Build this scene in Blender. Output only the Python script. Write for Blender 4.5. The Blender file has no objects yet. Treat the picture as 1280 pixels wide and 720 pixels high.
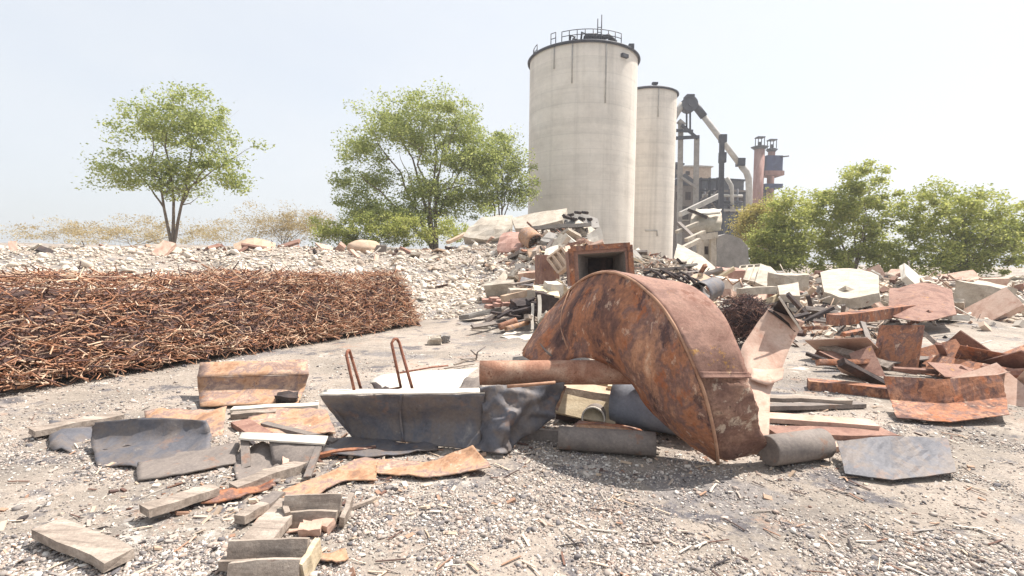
import bpy, bmesh, math, random
import numpy as np
from mathutils import Vector, Matrix, noise as mnoise
R = math.radians
rnd = random.Random(7)
sc = bpy.context.scene
COL = sc.collection

# ------------------------------------------------------------------ camera
EYE, FPX, HORIZON, ROLL = 1.55, 640.0, 325.0, R(0.7)
tilt = math.atan((360 - HORIZON) / FPX)
fw = Vector((0, math.cos(tilt), -math.sin(tilt)))
rt0, up0 = Vector((1, 0, 0)), Vector((0, math.sin(tilt), math.cos(tilt)))
rt = rt0 * math.cos(ROLL) + up0 * math.sin(ROLL)
up = up0 * math.cos(ROLL) - rt0 * math.sin(ROLL)
cam = bpy.data.cameras.new('camera')
cam.sensor_width = 36
cam.lens = 36 * FPX / 1280
cam.clip_start, cam.clip_end = 0.05, 3000
co = bpy.data.objects.new('camera', cam)
COL.objects.link(co)
co.matrix_world = Matrix(((rt.x, up.x, -fw.x, 0), (rt.y, up.y, -fw.y, 0), (rt.z, up.z, -fw.z, EYE), (0, 0, 0, 1)))
sc.camera = co

# ------------------------------------------------------------------ light
SUN_EL, SUN_AZ = R(60), R(62)          # azimuth: clockwise from the view direction (+Y)
w = bpy.data.worlds.new('World')
sc.world = w
w.use_nodes = True
nt = w.node_tree
bg = nt.nodes['Background']
sky = nt.nodes.new('ShaderNodeTexSky')
sky.sky_type = 'NISHITA'
sky.sun_disc = False
sky.sun_elevation = SUN_EL
sky.sun_rotation = SUN_AZ
sky.dust_density = 3.0
sky.air_density = 1.0
tcw = nt.nodes.new('ShaderNodeTexCoord')
nzw = nt.nodes.new('ShaderNodeTexNoise')
nzw.inputs['Scale'].default_value = 2.2
nzw.inputs['Detail'].default_value = 5
mpw = nt.nodes.new('ShaderNodeMapping')
mpw.inputs['Scale'].default_value = (1, 1, 2.6)
rmp = nt.nodes.new('ShaderNodeMapRange')
rmp.inputs['From Min'].default_value = .3
rmp.inputs['From Max'].default_value = .7
rmp.inputs['To Min'].default_value = .72
rmp.inputs['To Max'].default_value = .9
mxw = nt.nodes.new('ShaderNodeMix')
mxw.data_type = 'RGBA'
vm = nt.nodes.new('ShaderNodeVectorMath')
vm.operation = 'SCALE'
vm.inputs[0].default_value = (0.925, 0.962, 1.0)
vm.inputs['Scale'].default_value = 4.55
nt.links.new(tcw.outputs['Generated'], mpw.inputs['Vector'])
nt.links.new(mpw.outputs['Vector'], nzw.inputs['Vector'])
nt.links.new(nzw.outputs['Fac'], rmp.inputs['Value'])
nt.links.new(rmp.outputs['Result'], mxw.inputs['Factor'])
nt.links.new(sky.outputs['Color'], mxw.inputs['A'])
nt.links.new(vm.outputs['Vector'], mxw.inputs['B'])
nt.links.new(mxw.outputs['Result'], bg.inputs['Color'])
bg.inputs['Strength'].default_value = 0.12
sl = bpy.data.lights.new('sun', 'SUN')
sl.energy = 4.9
sl.angle = R(0.6)
sl.color = (1.0, 0.935, 0.85)
so = bpy.data.objects.new('sun', sl)
COL.objects.link(so)
sd = Vector((math.sin(SUN_AZ) * math.cos(SUN_EL), math.cos(SUN_AZ) * math.cos(SUN_EL), math.sin(SUN_EL)))
so.rotation_euler = sd.to_track_quat('Z', 'Y').to_euler()
so.location = sd * 60
sc.view_settings.view_transform = 'Standard'
sc.view_settings.look = 'None'
sc.view_settings.gamma = 1
sc.view_settings.use_curve_mapping = False
sc.view_settings.exposure = 0.82
try:
    sc.cycles.max_bounces = 6
    sc.cycles.diffuse_bounces = 3
    sc.cycles.use_denoising = True
except Exception:
    pass

# ------------------------------------------------------------------ helpers: where things stand
def ray(px, py):
    return fw * FPX + rt * (px - 640) - up * (py - 360)
def P(px, py, d):
    v = ray(px, py)
    p = Vector((0, 0, EYE)) + v * (d / v.y)
    if p.z < .014 and d < 9:                         # nothing dips into the yard: come forward to where the ground is
        p = Vector((0, 0, EYE)) + v * ((.014 - EYE) / v.z)
    return p
def G(px, py, z=0.0):
    v = ray(px, py)
    return Vector((0, 0, EYE)) + v * ((z - EYE) / v.z)
def sst(a, b, t):
    t = min(1, max(0, (t - a) / (b - a)))
    return t * t * (3 - 2 * t)
def fbm(x, y, z=0, o=4):
    return mnoise.fractal(Vector((x, y, z)), 0.9, 2.0, o)
def hg(x, y):
    e = sst(9, 15, y)
    edge = 13.6 + 0.8 * fbm(x * .25, 3.1)
    h = sst(edge, edge + 13.5, y) * (1.85 - 1.15 * sst(3.5, 7.5, x))
    h += 0.55 * sst(30, 44, y)
    h += min(1.25, max(0, (y - 10.6) / 12.5 * 2.0)) * math.exp(-((x - .6 - .065 * y) / (1.0 + .05 * y)) ** 2) * (1 - sst(25, 31, y))
    h += .72 * math.exp(-((x + .9) / 1.7) ** 2 - ((y - 26.4) / 1.5) ** 2) + .6 * math.exp(-((x - 3.0) / 1.1) ** 2 - ((y - 24.6) / 1.2) ** 2)
    h += 1.15 * math.exp(-((x - 6.1) / 1.8) ** 2 - ((y - 19.5) / 3.8) ** 2)
    h += 0.30 * math.exp(-((x - 6.0) / 2.0) ** 2 - ((y - 13.5) / 1.6) ** 2)
    h += 0.6 * math.exp(-((x - 15) / 5) ** 2 - ((y - 20) / 5) ** 2)
    h += (0.10 * fbm(x * .5, y * .5) + .22 * fbm(x * .22, y * .22, 5)) * e
    h += -.012 + 0.014 * fbm(x * .55, y * .55, 2) + 0.008 * fbm(x * 2.7, y * 2.7, 8) + .05 * e * fbm(x * .8, y * .8, 2)
    if y > 70:
        h *= max(0, 1 - (y - 70) / 120)
    return h

# ------------------------------------------------------------------ materials
def lin(c):
    c = c / 255
    return c / 12.92 if c <= .04045 else ((c + .055) / 1.055) ** 2.4
def rgb(t):
    return (lin(t[0]), lin(t[1]), lin(t[2]), 1)
def pmat(name, stops, scale=3, detail=8, stretch=(1, 1, 1), fine=None, bump=.3, bscale=30, rough=.85, metal=0, island=0, spots=None, transl=0, bdist=.02, rot=(0, 0, 0)):
    m = bpy.data.materials.new(name)
    m.use_nodes = True
    t = m.node_tree
    N, L = t.nodes, t.links
    b = N['Principled BSDF']
    b.inputs['Roughness'].default_value = rough
    b.inputs['Metallic'].default_value = metal
    b.inputs['Specular IOR Level'].default_value = .3
    tc = N.new('ShaderNodeTexCoord')
    mp = N.new('ShaderNodeMapping')
    mp.inputs['Scale'].default_value = stretch
    mp.inputs['Rotation'].default_value = rot
    L.new(tc.outputs['Object'], mp.inputs['Vector'])
    nz = N.new('ShaderNodeTexNoise')
    nz.inputs['Scale'].default_value = scale
    nz.inputs['Detail'].default_value = detail
    nz.inputs['Roughness'].default_value = .68
    nz.inputs['Distortion'].default_value = .4
    L.new(mp.outputs['Vector'], nz.inputs['Vector'])
    src = nz.outputs['Fac']
    if island:
        g = N.new('ShaderNodeNewGeometry')
        mx = N.new('ShaderNodeMix')
        mx.inputs['Factor'].default_value = island
        L.new(src, mx.inputs['A'])
        L.new(g.outputs['Random Per Island'], mx.inputs['B'])
        src = mx.outputs['Result']
    cr = N.new('ShaderNodeValToRGB')
    el = cr.color_ramp.elements
    while len(el) < len(stops):
        el.new(.5)
    for e, (p, c) in zip(el, stops):
        e.position = p
        e.color = rgb(c)
    L.new(src, cr.inputs['Fac'])
    col = cr.outputs['Color']
    if spots:                                        # (scale, threshold, colour, amount): chips, stains, flakes with a shape of their own
        for i, (s_, th, c_, am) in enumerate(spots):
            sn = N.new('ShaderNodeTexNoise')
            sn.inputs['Scale'].default_value = s_
            sn.inputs['Detail'].default_value = 6
            sn.inputs['Roughness'].default_value = .7
            mp2 = N.new('ShaderNodeMapping')
            mp2.inputs['Location'].default_value = (3.7 + i * 5.1, 1.3, 7.7)
            mp2.inputs['Scale'].default_value = stretch
            L.new(tc.outputs['Object'], mp2.inputs['Vector'])
            L.new(mp2.outputs['Vector'], sn.inputs['Vector'])
            mr = N.new('ShaderNodeMapRange')
            mr.inputs['From Min'].default_value = th
            mr.inputs['From Max'].default_value = th + .06
            mr.inputs['To Max'].default_value = am
            L.new(sn.outputs['Fac'], mr.inputs['Value'])
            mx = N.new('ShaderNodeMix')
            mx.data_type = 'RGBA'
            mx.inputs['B'].default_value = rgb(c_)
            L.new(mr.outputs['Result'], mx.inputs['Factor'])
            L.new(col, mx.inputs['A'])
            col = mx.outputs['Result']
    fn = N.new('ShaderNodeTexNoise')
    fn.inputs['Scale'].default_value = fine[0] if fine else bscale
    fn.inputs['Detail'].default_value = 6
    fn.inputs['Roughness'].default_value = .7
    L.new(tc.outputs['Object'], fn.inputs['Vector'])
    if fine:
        mr = N.new('ShaderNodeMapRange')
        mr.inputs['From Min'].default_value = .3
        mr.inputs['From Max'].default_value = .7
        mr.inputs['To Min'].default_value = 1 - fine[1]
        mr.inputs['To Max'].default_value = 1 + fine[1]
        L.new(fn.outputs['Fac'], mr.inputs['Value'])
        hv = N.new('ShaderNodeHueSaturation')
        L.new(mr.outputs['Result'], hv.inputs['Value'])
        L.new(col, hv.inputs['Color'])
        col = hv.outputs['Color']
    L.new(col, b.inputs['Base Color'])
    if bump:
        bp = N.new('ShaderNodeBump')
        bp.inputs['Strength'].default_value = bump
        bp.inputs['Distance'].default_value = bdist
        L.new(fn.outputs['Fac'], bp.inputs['Height'])
        L.new(bp.outputs['Normal'], b.inputs['Normal'])
    if transl:
        tr = N.new('ShaderNodeBsdfTranslucent')
        L.new(col, tr.inputs['Color'])
        ms = N.new('ShaderNodeMixShader')
        ms.inputs['Fac'].default_value = transl
        out = N['Material Output']
        L.new(b.outputs['BSDF'], ms.inputs[1])
        L.new(tr.outputs['BSDF'], ms.inputs[2])
        L.new(ms.outputs['Shader'], out.inputs['Surface'])
    return m

MT = dict(
    rust=pmat('dark_rust', [(.31, (68, 54, 54)), (.41, (112, 82, 72)), (.49, (162, 112, 84)), (.54, (118, 92, 86)), (.62, (178, 132, 104)), (.70, (212, 182, 158))], 1.9, 12, stretch=(1, 1.2, .6),
              fine=(38, .28), bump=.25, spots=[(4, .58, (164, 98, 62), .7), (9, .60, (204, 176, 154), .7), (5, .57, (72, 58, 60), .8), (3.2, .60, (66, 52, 54), .75), (1.6, .60, (176, 140, 122), .5)]),
    rustlit=pmat('pale_mauve_rust', [(.3, (106, 80, 74)), (.43, (130, 98, 87)), (.52, (148, 116, 103)), (.6, (124, 96, 87)), (.74, (132, 90, 70))], 2.6, 11,
                 fine=(45, .2), bump=.2, spots=[(7, .62, (186, 140, 70), .7), (14, .66, (200, 180, 160), .6), (3, .62, (110, 68, 54), .6)]),
    rustplate=pmat('scaled_rust_plate', [(.3, (92, 70, 66)), (.48, (124, 95, 84)), (.6, (148, 118, 102)), (.75, (190, 170, 150))], 5, 10,
                   fine=(50, .3), bump=.4, spots=[(7, .57, (200, 184, 166), .7), (14, .62, (64, 48, 46), .7)]),
    rim=pmat('worn_rust_edge', [(.3, (142, 104, 84)), (.6, (180, 144, 120))], 8, 5, bump=.2),
    orange=pmat('orange_rust_sheet', [(.32, (118, 94, 84)), (.42, (154, 118, 92)), (.49, (176, 142, 116)), (.55, (134, 114, 108)), (.63, (186, 156, 134)), (.72, (150, 108, 82))], 3.2, 11,
                fine=(40, .2), bump=.2, spots=[(6, .62, (198, 176, 158), .6), (10, .62, (104, 70, 56), .7), (3, .60, (168, 116, 78), .65), (14, .6, (120, 92, 80), .5)]),
    pipe=pmat('rusty_shaft', [(.3, (124, 84, 66)), (.5, (158, 118, 98)), (.66, (180, 150, 130))], 4, 9, fine=(60, .25), bump=.3,
              spots=[(20, .60, (112, 64, 44), .8), (8, .62, (204, 190, 176), .5)]),
    bluesteel=pmat('blue_grey_steel', [(.3, (74, 75, 82)), (.44, (96, 96, 102)), (.54, (112, 104, 100)), (.62, (100, 100, 106)), (.72, (136, 131, 128))], 2.6, 11, fine=(40, .18), bump=.2, rough=.6, metal=.1,
                   spots=[(4, .58, (124, 104, 94), .7), (12, .64, (150, 144, 138), .5), (2.4, .6, (72, 70, 76), .6)]),
    dustysteel=pmat('dusty_grey_steel', [(.3, (96, 90, 88)), (.5, (126, 117, 111)), (.62, (114, 106, 102)), (.74, (156, 146, 136))], 3.4, 11, fine=(45, .2), bump=.2, rough=.75,
                    spots=[(6, .6, (134, 102, 84), .6)]),
    palesheet=pmat('pale_pink_sheet', [(.3, (156, 122, 106)), (.45, (184, 154, 138)), (.58, (198, 172, 156)), (.72, (170, 134, 114))], 2.4, 9, fine=(40, .12), bump=.15,
                   spots=[(5, .60, (168, 122, 104), .6), (12, .66, (140, 98, 80), .6)]),
    white=pmat('pale_dusty_board', [(.3, (182, 173, 160)), (.5, (200, 193, 182)), (.7, (212, 207, 198))], 3, 8, fine=(40, .08), bump=.15,
               spots=[(5, .62, (170, 158, 144), .6)]),
    conc=pmat('broken_concrete', [(.3, (150, 140, 128)), (.5, (178, 168, 154)), (.7, (196, 188, 176))], 2.2, 9, fine=(30, .15), bump=.5,
              spots=[(4, .60, (128, 116, 104), .6)]),
    greyconc=pmat('grey_block_concrete', [(.3, (118, 114, 110)), (.5, (138, 134, 130)), (.7, (156, 150, 144))], 1.6, 9, fine=(20, .15), bump=.4),
    tan=pmat('tan_panel', [(.3, (166, 140, 118)), (.5, (186, 162, 140)), (.7, (200, 180, 160))], 2.5, 8, fine=(30, .12), bump=.2),
    brick=pmat('red_brick', [(.3, (140, 104, 94)), (.5, (164, 128, 116)), (.7, (190, 158, 146))], 4, 6, fine=(30, .2), bump=.3, island=.35),
    wood=pmat('weathered_timber', [(.3, (108, 98, 90)), (.46, (142, 130, 120)), (.6, (166, 154, 143)), (.75, (188, 178, 168))], 5, 9, stretch=(.5, 2.6, 2.6),
              fine=(50, .22), bump=.35, spots=[(7, .62, (128, 86, 66), .5)]),
    lightwood=pmat('pale_timber', [(.3, (176, 158, 132)), (.5, (200, 184, 156)), (.7, (216, 204, 182))], 4, 8, stretch=(.4, 3, 3), fine=(40, .15), bump=.3),
    dark=pmat('dark_scrap', [(.3, (48, 42, 42)), (.5, (66, 58, 58)), (.7, (96, 78, 70))], 4, 8, fine=(40, .2), bump=.3),
    iron=pmat('rebar_rust', [(.16, (92, 76, 76)), (.32, (136, 100, 84)), (.50, (172, 124, 96)), (.66, (186, 150, 124)), (.84, (208, 184, 160))], 5, 4, bump=0, island=.75),
    hull=pmat('rebar_gap_shade', [(.3, (74, 60, 62)), (.7, (108, 84, 74))], 6, 6, bump=.5),  # core under the bars, coloured dark as the shade between them
    stone=pmat('gravel_stone', [(.10, (100, 97, 100)), (.28, (136, 129, 125)), (.5, (165, 155, 147)), (.66, (164, 144, 132)), (.80, (206, 200, 192))], 8, 4, bump=.2, island=.9),
    rubble=pmat('rubble_stone', [(.06, (140, 124, 112)), (.3, (196, 182, 166)), (.7, (214, 203, 189)), (.92, (228, 221, 211))], 3, 5, bump=.3, island=.8),
    bits=pmat('mixed_scrap', [(.08, (62, 57, 58)), (.2, (112, 84, 74)), (.3, (160, 128, 108)), (.45, (186, 168, 148)), (.62, (204, 194, 182)), (.8, (144, 138, 134)), (.95, (196, 176, 158))],
              4, 4, bump=.2, island=.95),
    leaf=pmat('tree_leaf', [(.1, (112, 128, 76)), (.4, (152, 162, 94)), (.65, (176, 182, 110)), (.9, (194, 197, 136))], .35, 3, bump=0, island=.55, rough=.6, transl=.5),
    leafy=pmat('bush_leaf', [(.1, (116, 130, 72)), (.4, (156, 164, 88)), (.65, (182, 184, 106)), (.9, (196, 190, 134))], .5, 3, bump=0, island=.5, rough=.6, transl=.5),
    dryleaf=pmat('dry_brush', [(.1, (150, 134, 96)), (.4, (176, 158, 118)), (.65, (190, 172, 136)), (.9, (160, 160, 106))], .4, 3, bump=0, island=.55, rough=.8, transl=.35),
    budleaf=pmat('bud_leaf', [(.1, (128, 124, 66)), (.4, (168, 160, 84)), (.65, (188, 172, 104)), (.9, (194, 178, 130))], .4, 3, bump=0, island=.5, rough=.6, transl=.45),
    bark=pmat('bark', [(.3, (92, 80, 70)), (.5, (118, 104, 92)), (.7, (142, 130, 116))], 6, 6, bump=.4, bscale=14),
    darksteel=pmat('dark_steel', [(.3, (40, 42, 52)), (.5, (56, 58, 68)), (.7, (78, 78, 84))], 1.2, 6, fine=(10, .15), bump=.1, rough=.6),
    bluepaint=pmat('blue_cladding', [(.3, (36, 44, 76)), (.5, (50, 60, 94)), (.7, (74, 82, 106))], .8, 7, fine=(5, .15), bump=.1),
    redstack=pmat('red_brown_stack', [(.3, (104, 74, 70)), (.5, (136, 98, 90)), (.7, (172, 138, 128))], .5, 6, stretch=(1, 1, .3), fine=(5, .15), bump=.2),
    palesteel=pmat('pale_duct_metal', [(.3, (146, 142, 138)), (.5, (170, 166, 160)), (.7, (190, 186, 180))], .9, 6, fine=(6, .1), bump=.1),
    slate=pmat('slate_roofing', [(.3, (58, 60, 68)), (.5, (78, 80, 88)), (.7, (104, 102, 102))], .7, 6, fine=(6, .12), bump=.2),
)
# silo concrete: poured in lifts, faint drips from the rim
def silo_mat():
    m = pmat('silo_concrete', [(.3, (206, 197, 186)), (.5, (220, 212, 201)), (.7, (226, 219, 209))], .22, 9, fine=(3.2, .05), bump=.25, bscale=3, bdist=.03)
    t = m.node_tree
    N, L = t.nodes, t.links
    b = N['Principled BSDF']
    col = b.inputs['Base Color'].links[0].from_socket
    tc = N.new('ShaderNodeTexCoord')
    for sc_, s_, lo, hi, d in (((.05, .05, 1.0), 1.3, .45, .62, .90), ((1.0, 1.0, .03), 1.1, .48, .70, .80), ((.25, .25, .25), 1.0, .50, .72, .86), ((2.6, 2.6, .05), 1.0, .58, .70, .86)):
        mp = N.new('ShaderNodeMapping')
        mp.inputs['Scale'].default_value = sc_
        nz = N.new('ShaderNodeTexNoise')
        nz.inputs['Scale'].default_value = s_
        nz.inputs['Detail'].default_value = 7
        nz.inputs['Roughness'].default_value = .65
        mr = N.new('ShaderNodeMapRange')
        mr.inputs['From Min'].default_value = lo
        mr.inputs['From Max'].default_value = hi
        mr.inputs['To Min'].default_value = 1
        mr.inputs['To Max'].default_value = d
        hv = N.new('ShaderNodeHueSaturation')
        L.new(tc.outputs['Object'], mp.inputs['Vector'])
        L.new(mp.outputs['Vector'], nz.inputs['Vector'])
        L.new(nz.outputs['Fac'], mr.inputs['Value'])
        L.new(mr.outputs['Result'], hv.inputs['Value'])
        L.new(col, hv.inputs['Color'])
        col = hv.outputs['Color']
    sx = N.new('ShaderNodeSeparateXYZ')
    L.new(tc.outputs['Object'], sx.inputs['Vector'])
    mo = N.new('ShaderNodeMath')
    mo.operation = 'FRACT'
    dv = N.new('ShaderNodeMath')
    dv.operation = 'DIVIDE'
    dv.inputs[1].default_value = 1.25
    L.new(sx.outputs['Z'], dv.inputs[0])
    L.new(dv.outputs[0], mo.inputs[0])
    mr = N.new('ShaderNodeMapRange')
    mr.inputs['From Min'].default_value = .95
    mr.inputs['From Max'].default_value = .99
    mr.inputs['To Min'].default_value = 1
    mr.inputs['To Max'].default_value = .87
    L.new(mo.outputs[0], mr.inputs['Value'])
    hv = N.new('ShaderNodeHueSaturation')
    L.new(mr.outputs['Result'], hv.inputs['Value'])
    L.new(col, hv.inputs['Color'])
    L.new(hv.outputs['Color'], b.inputs['Base Color'])
    return m
MT['silo'] = silo_mat()
mh = bpy.data.materials.new('hazy_air')
mh.use_nodes = True
mh.node_tree.nodes.remove(mh.node_tree.nodes['Principled BSDF'])
pv_ = mh.node_tree.nodes.new('ShaderNodeVolumePrincipled')
pv_.inputs['Color'].default_value = (.94, .96, 1, 1)
pv_.inputs['Density'].default_value = .0011
pv_.inputs['Anisotropy'].default_value = .3
mh.node_tree.links.new(pv_.outputs['Volume'], mh.node_tree.nodes['Material Output'].inputs['Volume'])
MT['haze'] = mh
# ground: dusty, gravelly, with grey and rusty patches
def ground_mat():
    m = pmat('dusty_ground', [(.30, (112, 106, 102)), (.44, (140, 131, 122)), (.56, (158, 147, 137)), (.7, (173, 163, 152))], .55, 10,
             fine=(42, .30), bump=.7, bdist=.02, rough=.95,
             spots=[(.9, .55, (120, 116, 116), .8), (2.0, .60, (158, 130, 114), .6), (1.3, .60, (192, 186, 178), .75), (1.7, .565, (80, 79, 86), .8), (4.2, .60, (92, 90, 94), .7), (24, .60, (206, 198, 186), .7), (30, .62, (104, 94, 88), .6), (7, .66, (212, 204, 192), .6)])
    return m
MT['ground'] = ground_mat()

# ------------------------------------------------------------------ helpers: meshes and objects
class MB:
    def __init__(s):
        s.v, s.f, s.smooth = [], [], []
    def add(s, vs, fs, smooth=False):
        o = len(s.v)
        s.v += [Vector(p) for p in vs]
        s.f += [[i + o for i in f] for f in fs]
        s.smooth += [smooth] * len(fs)
        return s
    def box(s, c, size, rot=None):
        c = Vector(c)
        vs = []
        for i in (-.5, .5):
            for j in (-.5, .5):
                for k in (-.5, .5):
                    p = Vector((i * size[0], j * size[1], k * size[2]))
                    vs.append(c + (rot @ p if rot else p))
        return s.add(vs, [(0, 1, 3, 2), (4, 6, 7, 5), (0, 4, 5, 1), (2, 3, 7, 6), (0, 2, 6, 4), (1, 5, 7, 3)])
    def tube(s, pts, r, seg=8, cap=True, smooth=True):
        pts = [Vector(p) for p in pts]
        rs = r if isinstance(r, (list, tuple)) else [r] * len(pts)
        vs, fs = [], []
        u = None
        for i, p in enumerate(pts):
            t = (pts[min(i + 1, len(pts) - 1)] - pts[max(i - 1, 0)])
            t = t.normalized() if t.length > 1e-9 else Vector((0, 0, 1))
            if u is None:
                u = t.orthogonal().normalized()
            else:
                u = u - t * u.dot(t)
                u = u.normalized() if u.length > 1e-6 else t.orthogonal().normalized()
            n = t.cross(u)
            for k in range(seg):
                a = 2 * math.pi * k / seg
                vs.append(p + (u * math.cos(a) + n * math.sin(a)) * rs[i])
        for i in range(len(pts) - 1):
            for k in range(seg):
                a, b = i * seg + k, i * seg + (k + 1) % seg
                fs.append((a, b, b + seg, a + seg))
        s.add(vs, fs, smooth)
        if cap:
            o = len(s.v) - len(vs)
            s.f += [[o + k for k in reversed(range(seg))], [o + (len(pts) - 1) * seg + k for k in range(seg)]]
            s.smooth += [False, False]
        return s
    def hollow(s, p0, p1, r, wall=.012, seg=28, dent=0, rings=7):
        p0, p1 = Vector(p0), Vector(p1)
        t = (p1 - p0).normalized()
        u = t.orthogonal().normalized()
        n = t.cross(u)
        vs, fs = [], []
        prof = [(i / rings, r) for i in range(rings + 1)] + [(1 - i / rings, r - wall) for i in range(rings + 1)]
        for f_, q in prof:
            for k in range(seg):
                a = 2 * math.pi * k / seg
                q2 = q * (1 + dent * fbm(math.cos(a) * 1.3, math.sin(a) * 1.3, f_ * 2.5))
                vs.append(p0.lerp(p1, f_) + (u * math.cos(a) + n * math.sin(a)) * q2)
        m_ = len(prof)
        for i in range(m_):
            j = (i + 1) % m_
            for k in range(seg):
                l = (k + 1) % seg
                fs.append((i * seg + k, i * seg + l, j * seg + l, j * seg + k))
        return s.add(vs, fs, True)
    def grid(s, rows, thick=.008, sub=4, dent=0, dscale=3, seed=0, smooth=True, ragged=0, lin=False):
        """rows of points -> a real sheet with thickness, smoothly interpolated between the rows"""
        A = np.array([[list(p) for p in r] for r in rows], float)
        def interp(A, n):
            m_ = A.shape[0]
            if m_ == 2 or n == 1 or lin:
                ts = np.linspace(0, m_ - 1, (m_ - 1) * n + 1)
                i = np.minimum(ts.astype(int), m_ - 2)
                f = (ts - i)[:, None, None]
                return A[i] * (1 - f) + A[i + 1] * f
            out = []
            for k in range(m_ - 1):
                p0, p1, p2, p3 = A[max(k - 1, 0)], A[k], A[k + 1], A[min(k + 2, m_ - 1)]
                for q in range(n):
                    t = q / n
                    out.append(.5 * ((2 * p1) + (p2 - p0) * t + (2 * p0 - 5 * p1 + 4 * p2 - p3) * t * t + (3 * p1 - p0 - 3 * p2 + p3) * t ** 3))
            out.append(A[-1])
            return np.array(out)
        A = interp(A, sub)
        A = interp(A.transpose(1, 0, 2), sub).transpose(1, 0, 2)
        n, m_ = A.shape[:2]
        du = np.gradient(A, axis=0)
        dv = np.gradient(A, axis=1)
        nn = np.cross(du, dv)
        nn /= np.maximum(np.linalg.norm(nn, axis=2, keepdims=True), 1e-9)
        if dent:
            for i in range(n):
                for j in range(m_):
                    p = A[i, j]
                    if dscale < 0:                       # sharp creases instead of soft dents
                        k_ = -dscale
                        A[i, j] = p + nn[i, j] * dent * (.6 - 1.7 * abs(fbm(p[0] * k_ + seed, p[1] * k_, p[2] * k_, 2)) - .7 * abs(fbm(p[0] * k_ * 2.3, p[1] * k_ * 2.3 + seed, p[2] * k_ * 2.3, 2)))
                        continue
                    A[i, j] = p + nn[i, j] * dent * (fbm(p[0] * dscale + seed, p[1] * dscale, p[2] * dscale) + .35 * fbm(p[0] * dscale * 3.3, p[1] * dscale * 3.3 + seed, p[2] * dscale * 3.3))
        if ragged:
            for i in range(n):
                for j, q in ((0, 1), (m_ - 1, m_ - 2)):
                    e = A[i, q] - A[i, j]
                    A[i, j] = A[i, j] + e * ragged * (rnd.random())
        vs, fs = [], []
        for sgn in (.5, -.5):
            for i in range(n):
                for j in range(m_):
                    vs.append(A[i, j] + nn[i, j] * thick * sgn)
        K = n * m_
        for i in range(n - 1):
            for j in range(m_ - 1):
                a, b, c, d = i * m_ + j, i * m_ + j + 1, (i + 1) * m_ + j + 1, (i + 1) * m_ + j
                fs.append((a, d, c, b))
                fs.append((a + K, b + K, c + K, d + K))
        ed = []
        for j in range(m_ - 1):
            ed += [(j, j + 1), ((n - 1) * m_ + j + 1, (n - 1) * m_ + j)]
        for i in range(n - 1):
            ed += [((i + 1) * m_, i * m_), (i * m_ + m_ - 1, (i + 1) * m_ + m_ - 1)]
        nf = len(fs)
        fs += [(a, b, b + K, a + K) for a, b in ed]
        s.add(vs, fs, smooth)
        if smooth:
            for q in range(len(s.smooth) - len(ed), len(s.smooth)):
                s.smooth[q] = False
        return s
    def plank(s, p0, p1, w_, t_, side=None, rough=0, seg=5, seed=0):
        """a board from p0 to p1, width w_ along side, thickness t_"""
        p0, p1 = Vector(p0), Vector(p1)
        t = (p1 - p0).normalized()
        sd_ = Vector(side) if side is not None else t.cross(Vector((0, 0, 1)))
        sd_ = (sd_ - t * sd_.dot(t)).normalized()
        n = t.cross(sd_)
        vs, fs = [], []
        for i in range(seg + 1):
            f_ = i / seg
            c = p0.lerp(p1, f_)
            if rough:
                c = c + n * rough * fbm(f_ * 2 + seed, 1.7) + sd_ * rough * fbm(f_ * 2 + seed, 8.1)
            for a, b in ((-1, -1), (1, -1), (1, 1), (-1, 1)):
                jit = 1 + rough * 2 * fbm(f_ * 5 + seed, a * 3 + b)
                e = (rough * .6 * fbm(seed + a * 2.1, b * 3.3, i)) if i in (0, seg) else 0
                vs.append(c + sd_ * a * w_ / 2 * jit + n * b * t_ / 2 * jit + t * e)
        for i in range(seg):
            for k in range(4):
                a, b = i * 4 + k, i * 4 + (k + 1) % 4
                fs.append((a, b, b + 4, a + 4))
        fs += [(3, 2, 1, 0), tuple(seg * 4 + k for k in range(4))]
        return s.add(vs, fs)
    def prism(s, poly, ext):
        """flat polygon pushed along the vector ext"""
        poly = [Vector(p) for p in poly]
        ext = Vector(ext)
        n = len(poly)
        vs = poly + [p + ext for p in poly]
        fs = [tuple(range(n)), tuple(reversed(range(n, 2 * n)))]
        fs += [(i, i + n, (i + 1) % n + n, (i + 1) % n) for i in range(n)]
        return s.add(vs, fs)
    def build(s, name, mat, parent=None, bevel=0, loc=None):
        me = bpy.data.meshes.new(name)
        o = bpy.data.objects.new(name, me)
        COL.objects.link(o)
        if parent is not None:
            o.parent = parent
            org = parent.location.copy()
            q = parent.parent
            while q is not None:
                org = org + q.location
                q = q.parent
        else:
            if loc is None:
                xs = [p.x for p in s.v]
                ys = [p.y for p in s.v]
                loc = Vector(((min(xs) + max(xs)) / 2, (min(ys) + max(ys)) / 2, min(p.z for p in s.v)))
            o.location = loc
            org = Vector(loc)
        me.from_pydata([tuple(p - org) for p in s.v], [], s.f)
        bm = bmesh.new()
        bm.from_mesh(me)
        bmesh.ops.recalc_face_normals(bm, faces=bm.faces)
        if bevel:
            es = [e for e in bm.edges if len(e.link_faces) == 2 and e.calc_face_angle(0) > .6]
            bmesh.ops.bevel(bm, geom=es, offset=bevel, segments=1, affect='EDGES', clamp_overlap=True)
        bm.to_mesh(me)
        bm.free()
        if not bevel:
            me.polygons.foreach_set('use_smooth', s.smooth[:len(me.polygons)])
        me.materials.append(MT[mat] if isinstance(mat, str) else mat)
        return o
def tag(o, label, cat=None, group=None, kind=None):
    if label:
        o['label'] = label
    if cat:
        o['category'] = cat
        if not kind:
            o['kind'] = 'thing'
    if group:
        o['group'] = group
    if kind:
        o['kind'] = kind
    return o
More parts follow.
